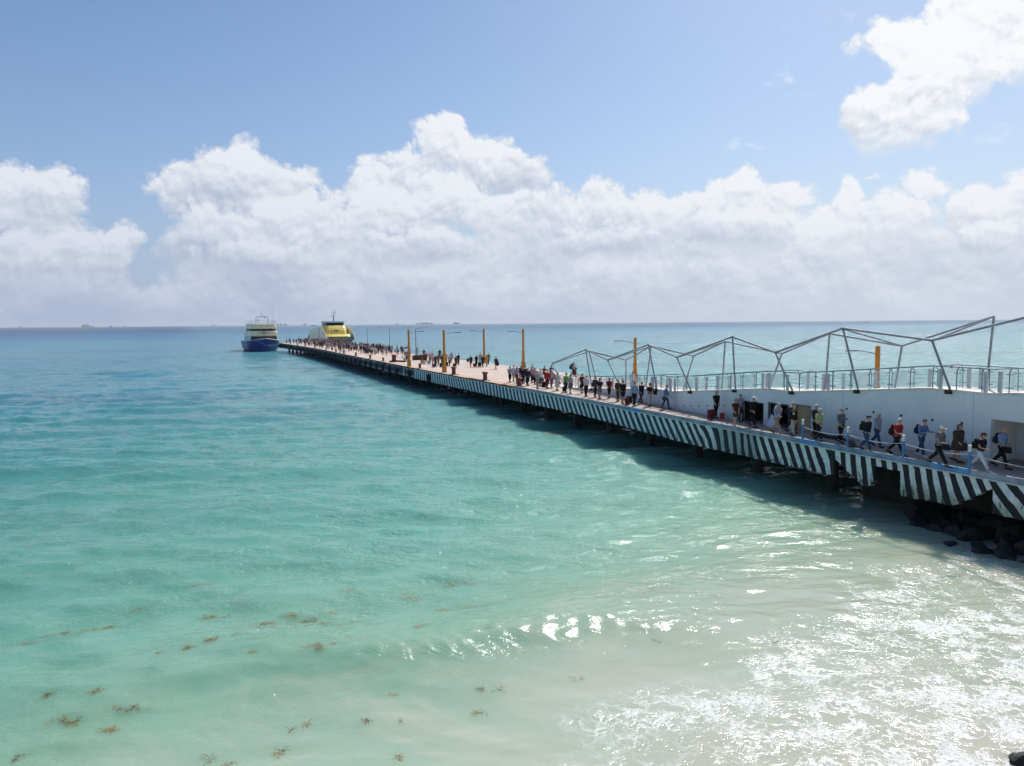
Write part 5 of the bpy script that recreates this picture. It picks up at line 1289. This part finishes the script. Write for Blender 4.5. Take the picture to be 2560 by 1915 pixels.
M_hairb = mat('hair b', HAIRC['b'], .7, var=.25, scale=30, bump=.5, bscale=60)
for me in cm:
    for m_ in (M_skin[1], M_skirt, M_skirt, M_hairb): me.materials.append(m_)
rc = random.Random(11); cnt = 0
def crowd_ok(s, n_):
    if n_ < 2.6 and s < 246: return False
    lo_ = float(np.interp(s, [130, 138, 160, 200, 240, 258], [7.0, 4.5, 3.6, 3.0, 2.6, 1.5])); return n_ > lo_ and n_ < 13.2
used_pts = []
def crowd_person(s, n_):
    global cnt
    o = bpy.data.objects.new('person', cm[rc.randrange(4)]); col.objects.link(o)
    o.location = W(s, n_, DZ+.004); k = rc.uniform(.92, 1.07); o.scale = (k, k, k); o.rotation_euler = (0, 0, HEAD+rc.gauss(0, .5))
    (tn, tc), (bn, bc) = rc.choice(tops), rc.choice(bots)
    for i, m_ in ((0, M_skin[rc.choice((0, 1, 1, 2))]), (1, cloth(C[tc])), (2, cloth(C[bc]))):
        o.material_slots[i].link = 'OBJECT'; o.material_slots[i].material = m_
    tag(o, 'passenger in %s top and %s legwear in the far crowd between the ferries' % (tn, bn), 'person', 'crowd of passengers between the two ferries'); cnt += 1
tries = 0
while cnt < 205 and tries < 9000:
    tries += 1
    s = 131+128*rc.random()**.9; n_ = rc.uniform(1.5, 13.2)
    if not crowd_ok(s, n_) or any(abs(s-a) < .6 and abs(n_-b_) < .5 for a, b_ in used_pts): continue
    used_pts.append((s, n_)); crowd_person(s, n_)
for k in range(14):
    s, n_ = dk(rc.uniform(730, 890), rc.uniform(864, 878))
    if 1.5 < n_ < 12: suitcase(0, 0, 'dark suitcase on the deck among the feet of the far crowd', rc.choice(('black', 'dnavy')), .9, rc.uniform(-1, 1), True, sn=(s, n_))
s, n_ = dk(849, 882); p = person(0, 0, 'cyclist in red shirt at the near side of the far crowd', 'red', 'black', 'stand', 'short', 'shorts', hc='b', sn=(s, n_+.2), skin=1, group='people by the crowd')
t = empty('bicycle', W(s-1.0, n_+.4, DZ+.004), HEAD+1.2); tag(t, 'dark bicycle standing beside the cyclist in red at the crowd', 'bicycle')
wheel(t, 0, -.5); wheel(t, 0, .5)
mb = MB(); mb.tube([(0, -.5, .33), (0, -.12, .78), (0, .38, .80), (0, .5, .33)], .018, 6); mb.tube([(0, -.12, .78), (0, -.05, .30), (0, .38, .80)], .018, 6); mb.tube([(-.25, .36, .98), (.25, .36, .98)], .014, 6); mb.tube([(0, .38, .80), (0, .36, .98)], .014, 6); mb.build('frame', M_black, t)
mb = MB(); mb.box((0, -.16, .86), (.14, .25, .05), top=.7); mb.build('saddle', M_black, t)

# ------------------------------------------------------------------ ferries
M_fyel = mat('pale yellow gelcoat', (1.0, .83, .50), .35, var=.05, scale=.5)
M_fbright = mat('bright yellow gelcoat', (1.0, .71, .17), .35, var=.05, scale=.5)
M_fblue = mat('deep blue hull paint', (.018, .055, .24), .4, var=.25, scale=.6, dirt=(.05, .08, .16, .5))
M_fwhite = mat('ferry white paint', (.74, .76, .76), .4, var=.06, scale=.6)
M_fcream = mat('ferry cream trim', (.88, .84, .66), .4, var=.05)
M_fwin = mat('dark ferry glass', (.02, .022, .028), .15, var=.2)
M_fwood = mat('shaded brown bulkhead', (.085, .040, .030), .6, var=.3)
def ferry(name_loc, yaw, label):
    t = empty('ferry', name_loc, yaw); tag(t, label, 'ferry'); return t
def hull_rings(L, B, z0, z1, flare=.78, sheer=.9, bowrise=.9):
    rings = []
    for q in np.linspace(0, 1, 15):            # 0 stern .. 1 bow (bow towards +Y)
        y = -L+L*q; w = B/2*(1-max(0, (q-.60)/.40)**2.4*.97)
        zz1 = z1+bowrise*max(0, (q-.55)/.45)**2
        lo_ = w*flare*(1-max(0, (q-.5)/.5)**2*.35)
        yb = y-(1.6*max(0, (q-.7)/.3)**1.5)
        rings.append([(-w, y, zz1), (-w*.98, y-.0, zz1-.35), (-lo_, yb, z0+.4), (-lo_*.6, yb, z0-.9), (lo_*.6, yb, z0-.9), (lo_, yb, z0+.4), (w*.98, y, zz1-.35), (w, y, zz1)])
    return rings
def slab(mb, x0, x1, yf, yb, z0, z1, rake=0.0, rnd=.9, mi=0, bulge=0.0):
    """a superstructure block with rounded front corners; front at yf, raked back towards the top"""
    ring = []
    def row(z, off):
        k = []; w = (x1-x0)/2; cx = (x0+x1)/2
        for a in range(0, 9):
            th = math.pi*a/8; k.append((cx-w*math.copysign(abs(math.cos(th))**.35, math.cos(th)), yf+off-rnd+rnd*math.sin(th)**.7, z))
        k += [(x1, yb, z), (x0, yb, z)]; return k
    n = 4; rows = []
    for i in range(n+1):
        q = i/n; rows.append(row(z0+(z1-z0)*q, -rake*q+bulge*math.sin(math.pi*q)))
    mb.loft(rows, mi=mi)
def emblem(parent, c, rx, rz, y, tilt=0.0):
    mb = MB(); pts = [(c+rx*math.cos(a), y, rz[0]+rz[1]*math.sin(a)) for a in [2*math.pi*k/28 for k in range(29)]]
    mb.tube(pts, .05, 5, cap=False)
    for dz in (-.10, .12):
        mb.tube([(c-rx*.42, y, rz[0]+dz-.06), (c-rx*.1, y, rz[0]+dz+.08), (c+rx*.15, y, rz[0]+dz-.02), (c+rx*.5, y, rz[0]+dz+.12)], [.05, .09, .09, .04], 5)
    return mb.build('emblem', M_black, parent)
def rail_line(mb, pts, hs, r_=.03, posts=True):
    for h in hs: mb.tube([(x, y, z+h) for x, y, z in pts], r_, 5)
    if posts:
        for x, y, z in pts: mb.tube([(x, y, z), (x, y, z+max(hs))], r_, 5)
YAW = HEAD
# blue-hulled ferry off the tip
a = at(666, 879.5, 0.0); 
f1 = ferry((float(a[0]), float(a[1]), 0.0), YAW+.02, 'blue hulled ferry with two pale yellow bands moored at the tip of the pier'); f1.scale = (1.04, 1.0, 1.08)
mb = MB(); rg = hull_rings(31, 11.2, .1, 3.25, flare=.9, bowrise=1.0)
mb.loft(rg, closed=True); mb.build('hull', M_fblue, f1, smooth=False)
mb = MB(); mb.tube([r_[0] for r_ in rg]+[r_[-1] for r_ in rg][::-1], .10, 6); mb.build('gunwale', M_fwhite, f1, smooth=True)
mb = MB(); slab(mb, -4.6, 4.4, -6.4, -30, 3.1, 5.2, rnd=.5); mb.build('main_cabin', M_fwhite, f1)
mb = MB(); slab(mb, -4.3, 4.25, -6.25, -9, 3.6, 5.25, rnd=.5); mb.build('main_windscreen', M_fwood, f1)
mb = MB(); slab(mb, -4.35, 4.5, -4.9, -28.5, 4.95, 6.65, rake=.45, rnd=1.0, bulge=.25); b1 = mb.build('lower_band', M_fyel, f1, smooth=False)
emblem(f1, .1, 1.6, (5.85, .62), -4.9+.0)
mb = MB(); slab(mb, -4.1, 3.9, -7.2, -27, 6.45, 7.6, rnd=.6); mb.build('upper_windscreen', M_fwood, f1)
mb = MB(); slab(mb, -4.2, 4.0, -6.0, -26.5, 7.35, 8.95, rake=.5, rnd=1.0, bulge=.25); mb.build('upper_band', M_fyel, f1, smooth=False)
mb = MB()
for x0 in (-1.2, .55): mb.tube([(x0, -6.02, 8.0), (x0+.4, -6.02, 8.12), (x0+.55, -6.12, 8.45)], [.07, .09, .05], 5); mb.tube([(x0-.3, -6.15, 8.42), (x0+.1, -6.1, 8.36)], .05, 5)
mb.build('bird_marks', M_black, f1)
mb = MB(); mb.box((-4.62, -17, 4.45), (.06, 14, .85)); mb.box((4.42, -17, 4.45), (.06, 14, .85)); mb.build('side_windows', M_fwin, f1)
mb = MB(); mb.box((-4.40, -17, 5.95), (.5, 20, .9)); mb.build('side_screen', M_fwhite, f1)
mb = MB(); mb.box((-4.72, -17, 6.0), (.06, 13, .5)); mb.build('side_windows', M_fwin, f1)
mb = MB(); pts = [(-4.2, -24, 8.75), (-4.3, -12, 8.75), (-4.1, -6.9, 8.78), (-1.4, -6.5, 8.8), (1.4, -6.5, 8.8), (4.0, -6.9, 8.78), (4.2, -12, 8.75), (4.2, -24, 8.75)]
rail_line(mb, pts, (.55, 1.15), .035); mb.build('upper_railing', M_lamp, f1)
mb = MB(); mb.tube([(-2.0, -11, 8.8), (-1.9, -11, 11.05), (-1.6, -11, 11.3), (1.6, -11, 11.3), (1.9, -11, 11.05), (2.0, -11, 8.8)], .09, 6)
mb.tube([(0, -11, 11.3), (0, -11, 13.3)], [.06, .03], 6); mb.box((-.9, -11, 11.0), (.5, .3, .25)); mb.box((1.1, -11, 10.2), (.4, .3, .35)); mb.tube([(-4.1, -14, 8.8), (-4.1, -14, 15.5)], [.04, .015], 5); mb.build('radar_arch', M_lamp, f1)
for y in (-9, -15, -22):
    mb = MB(); torus(mb, (-5.6, y, 1.5), .50, .17, (1, 0, 0), 12, 6); mb.build('fender', M_tyre, f1, smooth=True)
mb = MB(); pts = [(-3.4, -4.2, 3.7), (-2.0, -2.0, 3.95), (0, -.9, 4.1), (2.0, -2.0, 3.95), (3.4, -4.2, 3.7)]; rail_line(mb, pts, (.5, .95), .03); mb.build('bow_railing', M_lamp, f1)
# mooring lines
for (dx_, s_, lb) in ((1.6, 258, 'upper'), (2.4, 254, 'lower')):
    a_ = f1.matrix_basis @ Vector((dx_, -2.2, 3.6)); b_ = Vector(W(s_, .5, DZ+.4)); mb = MB()
    mb.tube([a_.lerp(b_, q)-Vector((0, 0, 1.6*4*q*(1-q)*(.8 if lb == 'upper' else 1.0))) for q in np.linspace(0, 1, 12)], .055, 5)
    tag(mb.build('mooring_rope', mat('pale rope', (.62, .62, .60), .8)), '%s sagging mooring rope from the blue ferry bow to the pier' % lb, 'rope')
# yellow catamaran on the far side
def far_pt(x, n_):
    best = min(np.arange(200, 300, .2), key=lambda q: abs(1280+FPX*(lambda v: (v@CR)/(v@FW))(np.array(W(q, n_, 4))-np.array([0, 0, H]))-x)); return float(best)
s2 = far_pt(853, 20.5)
f2 = ferry(W(s2, 20.5, 0), YAW+.10, 'bright yellow ferry with a swept front behind the far crowd')
def cat_hull(cx):
    rings = []
    for q in np.linspace(0, 1, 9):
        y = -32+31*q; w = 1.5*(1-max(0, (q-.6)/.4)**2*.9); rings.append([(cx-w, y, 2.4), (cx-w*.8, y, -.8), (cx+w*.8, y, -.8), (cx+w, y, 2.4)])
    return rings
for cx in (-3.6, 3.6):
    mb = MB(); mb.loft(cat_hull(cx)); mb.build('hull', M_fblue, f2)
mb = MB(); slab(mb, -5.2, 5.0, -2.6, -32, 2.3, 4.1, rnd=1.3); mb.build('fore_deck', mat('shaded ferry deck', (.06, .055, .06), .6), f2)
mb = MB()
# outer shell: swept sides that open around the bow deck
def shell(sx):
    prof = [(-1.0, 3.6), (-.4, 4.4), (-1.2, 5.3), (-3.0, 6.4), (-5.0, 7.6), (-6.5, 8.6)]
    A = [(sx*5.15, y, z) for y, z in prof]; B = [(sx*5.05, -25, z*.74+.75) for y, z in prof]
    for i in range(len(prof)-1): mb.quad([A[i], A[i+1], B[i+1], B[i]], 0)
    mb.loft([[(sx*5.22, y, z), (sx*5.05, y+.25, z+.12), (sx*4.85, y, z), (sx*5.05, y-.25, z-.12)] for y, z in prof], mi=1)
shell(-1); shell(1); mb.build('side_shell', [M_fcream, M_fcream], f2)
mb = MB(); mb.box((-5.20, -14.5, 6.5), (.06, 15, .9)); mb.box((-5.22, -14, 4.7), (.06, 17, .8)); mb.build('side_windows', M_fwin, f2)
mb = MB(); slab(mb, -3.5, 4.3, -3.2, -9, 5.4, 8.9, rake=2.4, rnd=2.2, bulge=.35); mb.build('upper_front', M_fbright, f2, smooth=False)
mb = MB(); slab(mb, -4.4, 4.7, -1.5, -8, 4.95, 5.75, rake=1.2, rnd=1.8); mb.build('visor', M_fbright, f2, smooth=False)
mb = MB(); slab(mb, -4.0, 4.3, -5.5, -30, 3.9, 5.3, rnd=.4); mb.build('bow_door', mat('amber bulkhead', (.30, .17, .02), .5), f2)
emblem(f2, .5, 1.15, (7.0, .42), -3.85)
mb = MB(); pts = [(x, -1.0-(abs(x)/5)**3, 3.0) for x in (-4.2, -3.2, -2.2, -1.2, 0, 1.2, 2.2, 3.2, 4.2, 4.9)]; rail_line(mb, pts, (.5, .85, 1.2, 1.55), .035); mb.build('bow_railing', M_fcream, f2)
mb = MB(); mb.tube([(-4.6, -1.4, 2.75), (-2, -.75, 2.75), (2, -.75, 2.75), (5.0, -1.4, 2.75)], .20, 6); mb.build('bow_rim', M_fcream, f2)
mb = MB(); slab(mb, -3.3, 3.3, -6.6, -13, 8.6, 10.0, rake=.5, rnd=1.0); mb.build('wheelhouse', M_fwin, f2)
mb = MB(); slab(mb, -3.5, 3.5, -6.4, -13.5, 9.95, 10.45, rnd=1.0); mb.build('wheelhouse_roof', M_fwhite, f2)
mb = MB(); mb.box((-1.8, -17, 9.9), (6.2, 10, .14)); mb.build('sun_roof', M_fwhite, f2)
mb = MB()
for x in (-4.6, 1.2):
    for y in (-14, -20, -26): mb.tube([(x, y, 8.0), (x, y, 9.85)], .06, 5)
mb.build('roof_posts', M_fwhite, f2)
mb = MB(); slab(mb, -4.6, 4.4, -8, -25, 6.2, 7.5, rnd=.5); mb.build('upper_cabin', M_fwhite, f2)
mb = MB(); mb.tube([(0, -9.5, 10.4), (-.5, -9.9, 14.1)], [.22, .08], 6); mb.tube([(-.5, -9.9, 14.1), (-.5, -9.9, 15.2)], [.06, .02], 5); mb.tube([(-1.4, -9.9, 13.7), (.5, -9.9, 13.7)], .06, 5); mb.tube([(-.3, -9.6, 12.0), (.5, -9.6, 12.2)], .06, 5); mb.box((.5, -9.6, 12.3), (.5, .3, .25)); mb.build('mast', M_lamp, f2)

# small far motor boat
a = at(2166, 806.5, 0.0); t = empty('motor_boat', (float(a[0]), float(a[1]), 0), 1.4); tag(t, 'small distant motor boat on the glittering sea near the horizon', 'boat')
mb = MB(); mb.loft([[(-w, y, 1.6+r_), (-w*.6, y, -.3), (w*.6, y, -.3), (w, y, 1.6+r_)] for y, w, r_ in ((-9, 2.4, 0), (-3, 2.7, 0), (4, 2.3, .3), (9.5, .2, .9))]); mb.build('hull', M_fwhite, t)
mb = MB(); mb.box((0, -2, 2.7), (3.4, 6.5, 2.2), top=.8); mb.build('cabin', M_fwin, t)

# island skyline far away
Yk = 11500.0
isl = MB(); rs = random.Random(2)
pts = [(x, rs.uniform(2, 5)) for x in range(-9200, 2600, 150)]
for (xa, ha), (xb, hb) in zip(pts[:-1], pts[1:]):
    isl.quad([(xa, Yk, -1), (xb, Yk, -1), (xb, Yk+500, hb), (xa, Yk+500, ha)]); isl.quad([(xa, Yk+500, ha), (xb, Yk+500, hb), (xb, Yk+1600, -1), (xa, Yk+1600, -1)])
M_isle = mat('island scrub', (.20, .24, .22), .9, var=.3, scale=.01)
tag(isl.build('island', M_isle), kind='structure')
M_tower = mat('far concrete', (.45, .44, .42), .8, var=.1, scale=.02)
def tower(x, label, ws):
    t = empty('distant_building', ((x-1280)/FPX*Yk, Yk+300, 0)); tag(t, label, 'building', 'buildings on the far island')
    for (dx_, w_, h_) in ws:
        mb = MB(); mb.box((dx_, 0, h_/2), (w_, 30, h_)); mb.box((dx_, 0, h_+2), (w_*.3, 12, 4)); mb.build('block', M_tower, t)
for x, lb, ws in ((26, 'lone tiny hotel block on the horizon at the far left', [(0, 30, 22)]), (192, 'widest cluster of pale hotel blocks on the horizon left of the ferries', [(-45, 30, 36), (-5, 26, 42), (35, 30, 38), (70, 22, 24), (110, 40, 14)]),
                  (256, 'low buildings on the horizon right of the widest left cluster', [(0, 60, 16)]), (292, 'small block on the horizon midway to the blue ferry', [(0, 30, 18)]), (520, 'low blocks on the horizon left of the blue ferry', [(-20, 40, 16), (30, 20, 20)]),
                  (692, 'hotel blocks on the horizon between the two ferries', [(-60, 40, 26), (-10, 30, 32), (60, 60, 22)]), (752, 'low building on the horizon just left of the yellow ferry', [(0, 50, 22)]), (988, 'small blocks on the horizon left of the left orange posts', [(0, 40, 16)]),
                  (1050, 'long low resort on the horizon between the orange posts', [(-60, 40, 20), (0, 50, 26), (70, 90, 28), (150, 50, 24)]), (1137, 'single resort block on the horizon right of the long resort', [(0, 70, 28), (50, 30, 18)])):
    tower(x, lb, ws)

# flying sea bird
a = ray(2380, 917); t_ = 33.0/a[1]; p = np.array([0, 0, H])+a*t_
t = empty('sea_bird', tuple(p), R(-20)); tag(t, 'sea bird gliding with dark drooping wing tips in front of the ramp railing', 'bird')
t.rotation_euler = (R(8), R(8), R(-15)); t.scale = (.86, .86, .86)
M_bird = mat('bird white feathers', (.55, .54, .55), .8, var=.2, scale=20); M_birdd = mat('bird dark feathers', (.03, .03, .035), .8, var=.2, scale=20)
mb = MB(); mb.loft([[(r_*1.0*math.cos(q), y, z+r_*.9*math.sin(q)) for q in [2*math.pi*k/10 for k in range(10)]] for y, r_, z in ((-.26, .008, 0), (-.16, .035, 0), (-.04, .062, -.01), (.08, .06, -.005), (.15, .036, .012), (.19, .036, .02), (.225, .026, .018), (.25, .010, .010), (.30, .004, .004))])
mb.build('body', M_birdd, t, smooth=True)
for sx in (-1, 1):
    rings = [[(sx*x, yc+c_*math.cos(q)*.5, z+.010*math.sin(q)*(1 if c_ > .05 else .4)) for q in [2*math.pi*k/8 for k in range(8)]] for x, yc, c_, z in ((.03, .02, .17, .02), (.16, .05, .16, .075), (.29, .04, .14, .075), (.40, .0, .11, .03), (.48, -.05, .07, -.06), (.53, -.09, .02, -.15))]
    mb = MB(); mb.loft(rings[:4]); w_ = mb.build('wing', M_bird, t, smooth=True)
    mb = MB(); mb.loft(rings[3:]); mb.build('wing_tip', M_birdd, w_, smooth=True)
mb = MB(); mb.loft([[(-.03, -.22, .004), (.03, -.22, .004), (.03, -.22, -.004), (-.03, -.22, -.004)], [(-.07, -.36, .004), (.07, -.36, .004), (.07, -.36, -.002), (-.07, -.36, -.002)]]); mb.build('tail', M_bird, t)

# ------------------------------------------------------------------ rocks
def rock_mesh(seed, r_=1.0, sub=3):
    bm = bmesh.new(); bmesh.ops.create_icosphere(bm, subdivisions=sub, radius=1.0); rr_ = random.Random(seed)
    ph = [(Vector((rr_.gauss(0, 1), rr_.gauss(0, 1), rr_.gauss(0, 1))).normalized(), rr_.uniform(.55, .92)) for _ in range(14)]
    for v in bm.verts:
        d = v.co.normalized(); k = 1.0
        for n_, lim in ph:
            c_ = d.dot(n_)
            if c_ > 0: k = min(k, lim/c_)
        k *= 1+.10*math.sin(5*d.x+seed)*math.sin(6*d.y+2)+.05*math.sin(13*d.x+seed)*math.sin(12*d.z+1)*math.sin(11*d.y)+rr_.uniform(-.02, .02)
        v.co = d*k*r_; v.co.z *= .72
    me = bpy.data.meshes.new('rock'); bm.to_mesh(me); bm.free(); return me
M_rock = mat('wet dark rock', (.011, .010, .009), .7, var=.5, scale=2.5, bump=1.0, bscale=9, dirt=(.022, .024, .012, .6))
rmes = [rock_mesh(i) for i in range(5)]
for m__ in rmes: m__.materials.append(M_rock)
rk = random.Random(4)
def rock(x, y, z, k, label, group='dark rocks heaped under the shore end of the pier'):
    o = bpy.data.objects.new('rock', rmes[rk.randrange(5)]); col.objects.link(o); o.location = (x, y, z); o.scale = (k*rk.uniform(.85, 1.25), k*rk.uniform(.8, 1.15), k*rk.uniform(.75, 1.1)); o.rotation_euler = (rk.uniform(-.6, .6), rk.uniform(-.6, .6), rk.uniform(0, 6.3))
    return tag(o, label, 'rock', group)
for s in np.arange(-9, 5.2, .95):
    for n_ in (-.9, .2, 1.2, 2.4, 3.8):
        if (n_ < -.5 and s > 1.2) or (n_ < .5 and s > 3.4): continue
        h = max(0, min(1, (4.5-s)/6)); k = rk.uniform(.40, .78)*(1 if n_ < 1 else 1.25)
        p = W(s+rk.uniform(-.3, .3), n_+rk.uniform(-.3, .3), -.45+h*.36+(.28 if n_ > 0 else -.02)+ (0.15 if n_ > 2 else 0))
        rock(p[0], p[1], p[2], k, 'dark wet rock in the heap under the striped shore end of the pier')
for x, y, k, lb in ((2415, 1349, .30, 'small dark stone in the wash just left of the rock heap'), (2447, 1373, .28, 'low dark stone in the glittering wash below the rock heap'), (2506, 1376, .26, 'reddish wet stone nearest the right edge below the rock heap')):
    a = at(x, y, 0); rock(float(a[0]), float(a[1]), -.02, k, lb, None)
a = at(2545, 1900, 0); o = rock(float(a[0])+.12, float(a[1])-.05, -.02, .42, 'black rock breaking the foam in the bottom right corner', None)

# ------------------------------------------------------------------ floating seaweed
def seaweed():
    rs = np.random.default_rng(5); v = []; f = []
    M_sea = mat('floating brown seaweed', (.21, .145, .05), .75, var=.5, scale=4.0, alpha=.75)
    def frond(x, y, L):
        a = rs.uniform(0, 6.28); n = 4; z = float(wave_h(x, y))+.012
        px_, py_ = x, y; w = L*.14
        for i in range(n):
            a += rs.normal(0, .7); qx, qy = px_+math.cos(a)*L/n, py_+math.sin(a)*L/n; sx, sy = -math.sin(a)*w*rs.uniform(.4, 1), math.cos(a)*w*rs.uniform(.4, 1)
            b = len(v); zz = z+rs.uniform(-.006, .014)
            v.extend([(px_-sx, py_-sy, zz), (px_+sx, py_+sy, zz+.004), (qx+sx*.7, qy+sy*.7, zz), (qx-sx*.7, qy-sy*.7, zz+.003)]); f.append((b, b+1, b+2, b+3)); px_, py_ = qx, qy
    def patch(x, y, rx, ry, n, L=.11, tilt=0.0):
        c_ = at(x, y, 0); wx = rx/FPX*c_[1]; wy = ry*c_[1]**2/(FPX*H)
        subs = [(rs.normal(0, .45), rs.normal(0, .45)) for _ in range(7)]
        for _ in range(n):
            s_ = subs[rs.integers(7)]; u_, w_ = s_[0]+rs.normal(0, .34), s_[1]+rs.normal(0, .40)
            if n > 80: u_ = float(np.clip(rs.normal(0, .62), -1.5, 1.5)); w_ = .35*math.sin(u_*5+x)+rs.normal(0, .24)*(1.1-.5*abs(u_)); u_ += .12*math.sin(9*w_)
            if n > 80 and math.sin(u_*11+x)+math.sin(w_*7+y)+rs.uniform(-1, 1) < -.3: continue
            X = c_[0]+u_*wx*1.15; Y = c_[1]+w_*wy*1.2+tilt*u_*wx; frond(X, Y, L*rs.uniform(.5, 1.5))
    for q in ((521, 1532, 13, 7, 120), (731, 1537, 75, 16, 420, .12, .25), (650, 1562, 60, 8, 90), (820, 1563, 60, 7, 120), (565, 1600, 45, 14, 90, .1, .5), (520, 1618, 12, 6, 60), (472, 1640, 10, 5, 50), (795, 1652, 30, 18, 200, .10, .2),
              (258, 1562, 28, 9, 160), (180, 1585, 60, 10, 150, .11, .3), (60, 1612, 60, 8, 90), (336, 1518, 45, 10, 70, .1, .6), (580, 1505, 70, 18, 90), (500, 1462, 25, 6, 40), (120, 1747, 22, 6, 40), (160, 1800, 30, 10, 110), (190, 1798, 14, 5, 40),
              (240, 1742, 16, 6, 40), (320, 1775, 35, 8, 110), (272, 1822, 14, 9, 90), (700, 1870, 10, 8, 30), (770, 1805, 6, 5, 18), (725, 1822, 4, 4, 12), (915, 1797, 6, 3, 12), (520, 1892, 12, 6, 22), (575, 1900, 10, 5, 14), (985, 1735, 10, 4, 18), (1193, 1722, 10, 5, 20),
              (1245, 1722, 14, 3, 16), (1197, 1773, 16, 4, 26), (1003, 1797, 4, 4, 10), (1000, 1890, 7, 6, 22), (915, 1795, 7, 4, 12), (1122, 1450, 18, 8, 60), (1165, 1448, 30, 9, 90), (1040, 1490, 36, 10, 70), (1105, 1527, 18, 5, 40), (1170, 1519, 34, 5, 50), (1050, 1595, 14, 6, 30),
              (1222, 1602, 5, 5, 10), (1440, 1690, 14, 3, 14), (1645, 1605, 8, 3, 8), (1390, 1083, 22, 8, 240, .3), (1050, 983, 14, 3, 50, .3), (630, 1660, 8, 4, 22), (400, 1650, 5, 3, 10), (560, 1530, 10, 4, 14), (880, 1478, 30, 6, 40), (1640, 1470, 60, 12, 40), (45, 1880, 10, 5, 24), (1940, 1605, 10, 3, 12), (2165, 1435, 10, 3, 14)):
        patch(*q)
    me = bpy.data.meshes.new('seaweed'); me.from_pydata(v, [], f); me.materials.append(M_sea)
    o = link_mesh('seaweed', me); tag(o, 'brown seaweed scraps and mats floating on the shallow water', 'seaweed', kind='stuff')
seaweed()
# beach sand under and behind the wash
mb = MB(); dS = Vector((float(NS[0]), float(NS[1]), 0)).normalized(); dT = Vector((dS.y, -dS.x, 0))
prev = None
for S_, z in ((-90, 4.0), (-40, 2.2), (-12, .75), (-3, .28), (2.6, .03), (8, -.35), (20, -1.6), (60, -3.2)):
    cur = [tuple(dS*S_+dT*q+Vector((0, 0, z))) for q in np.linspace(-160, 160, 33)]
    if prev: 
        for i in range(32): mb.quad([prev[i], prev[i+1], cur[i+1], cur[i]])
    prev = cur
tag(mb.build('beach', mat('pale beach sand', (.52, .46, .36), .95, var=.12, scale=.6, bump=.3, bscale=30), smooth=True), kind='structure')


# ------------------------------------------------------------------ sea haze
hb = MB(); hb.box((0, 7000, 27.5), (40000, 20000, 65)); hm = bpy.data.materials.new('haze'); hm.use_nodes = True
hm.node_tree.nodes.clear(); _o = hm.node_tree.nodes.new('ShaderNodeOutputMaterial'); _v = hm.node_tree.nodes.new('ShaderNodeVolumePrincipled')
_v.inputs['Color'].default_value = (.86, .91, .97, 1); _v.inputs['Density'].default_value = 0.000035; _v.inputs['Anisotropy'].default_value = 0.2
hm.node_tree.links.new(_v.outputs[0], _o.inputs['Volume'])
tag(hb.build('haze', hm), kind='stuff')
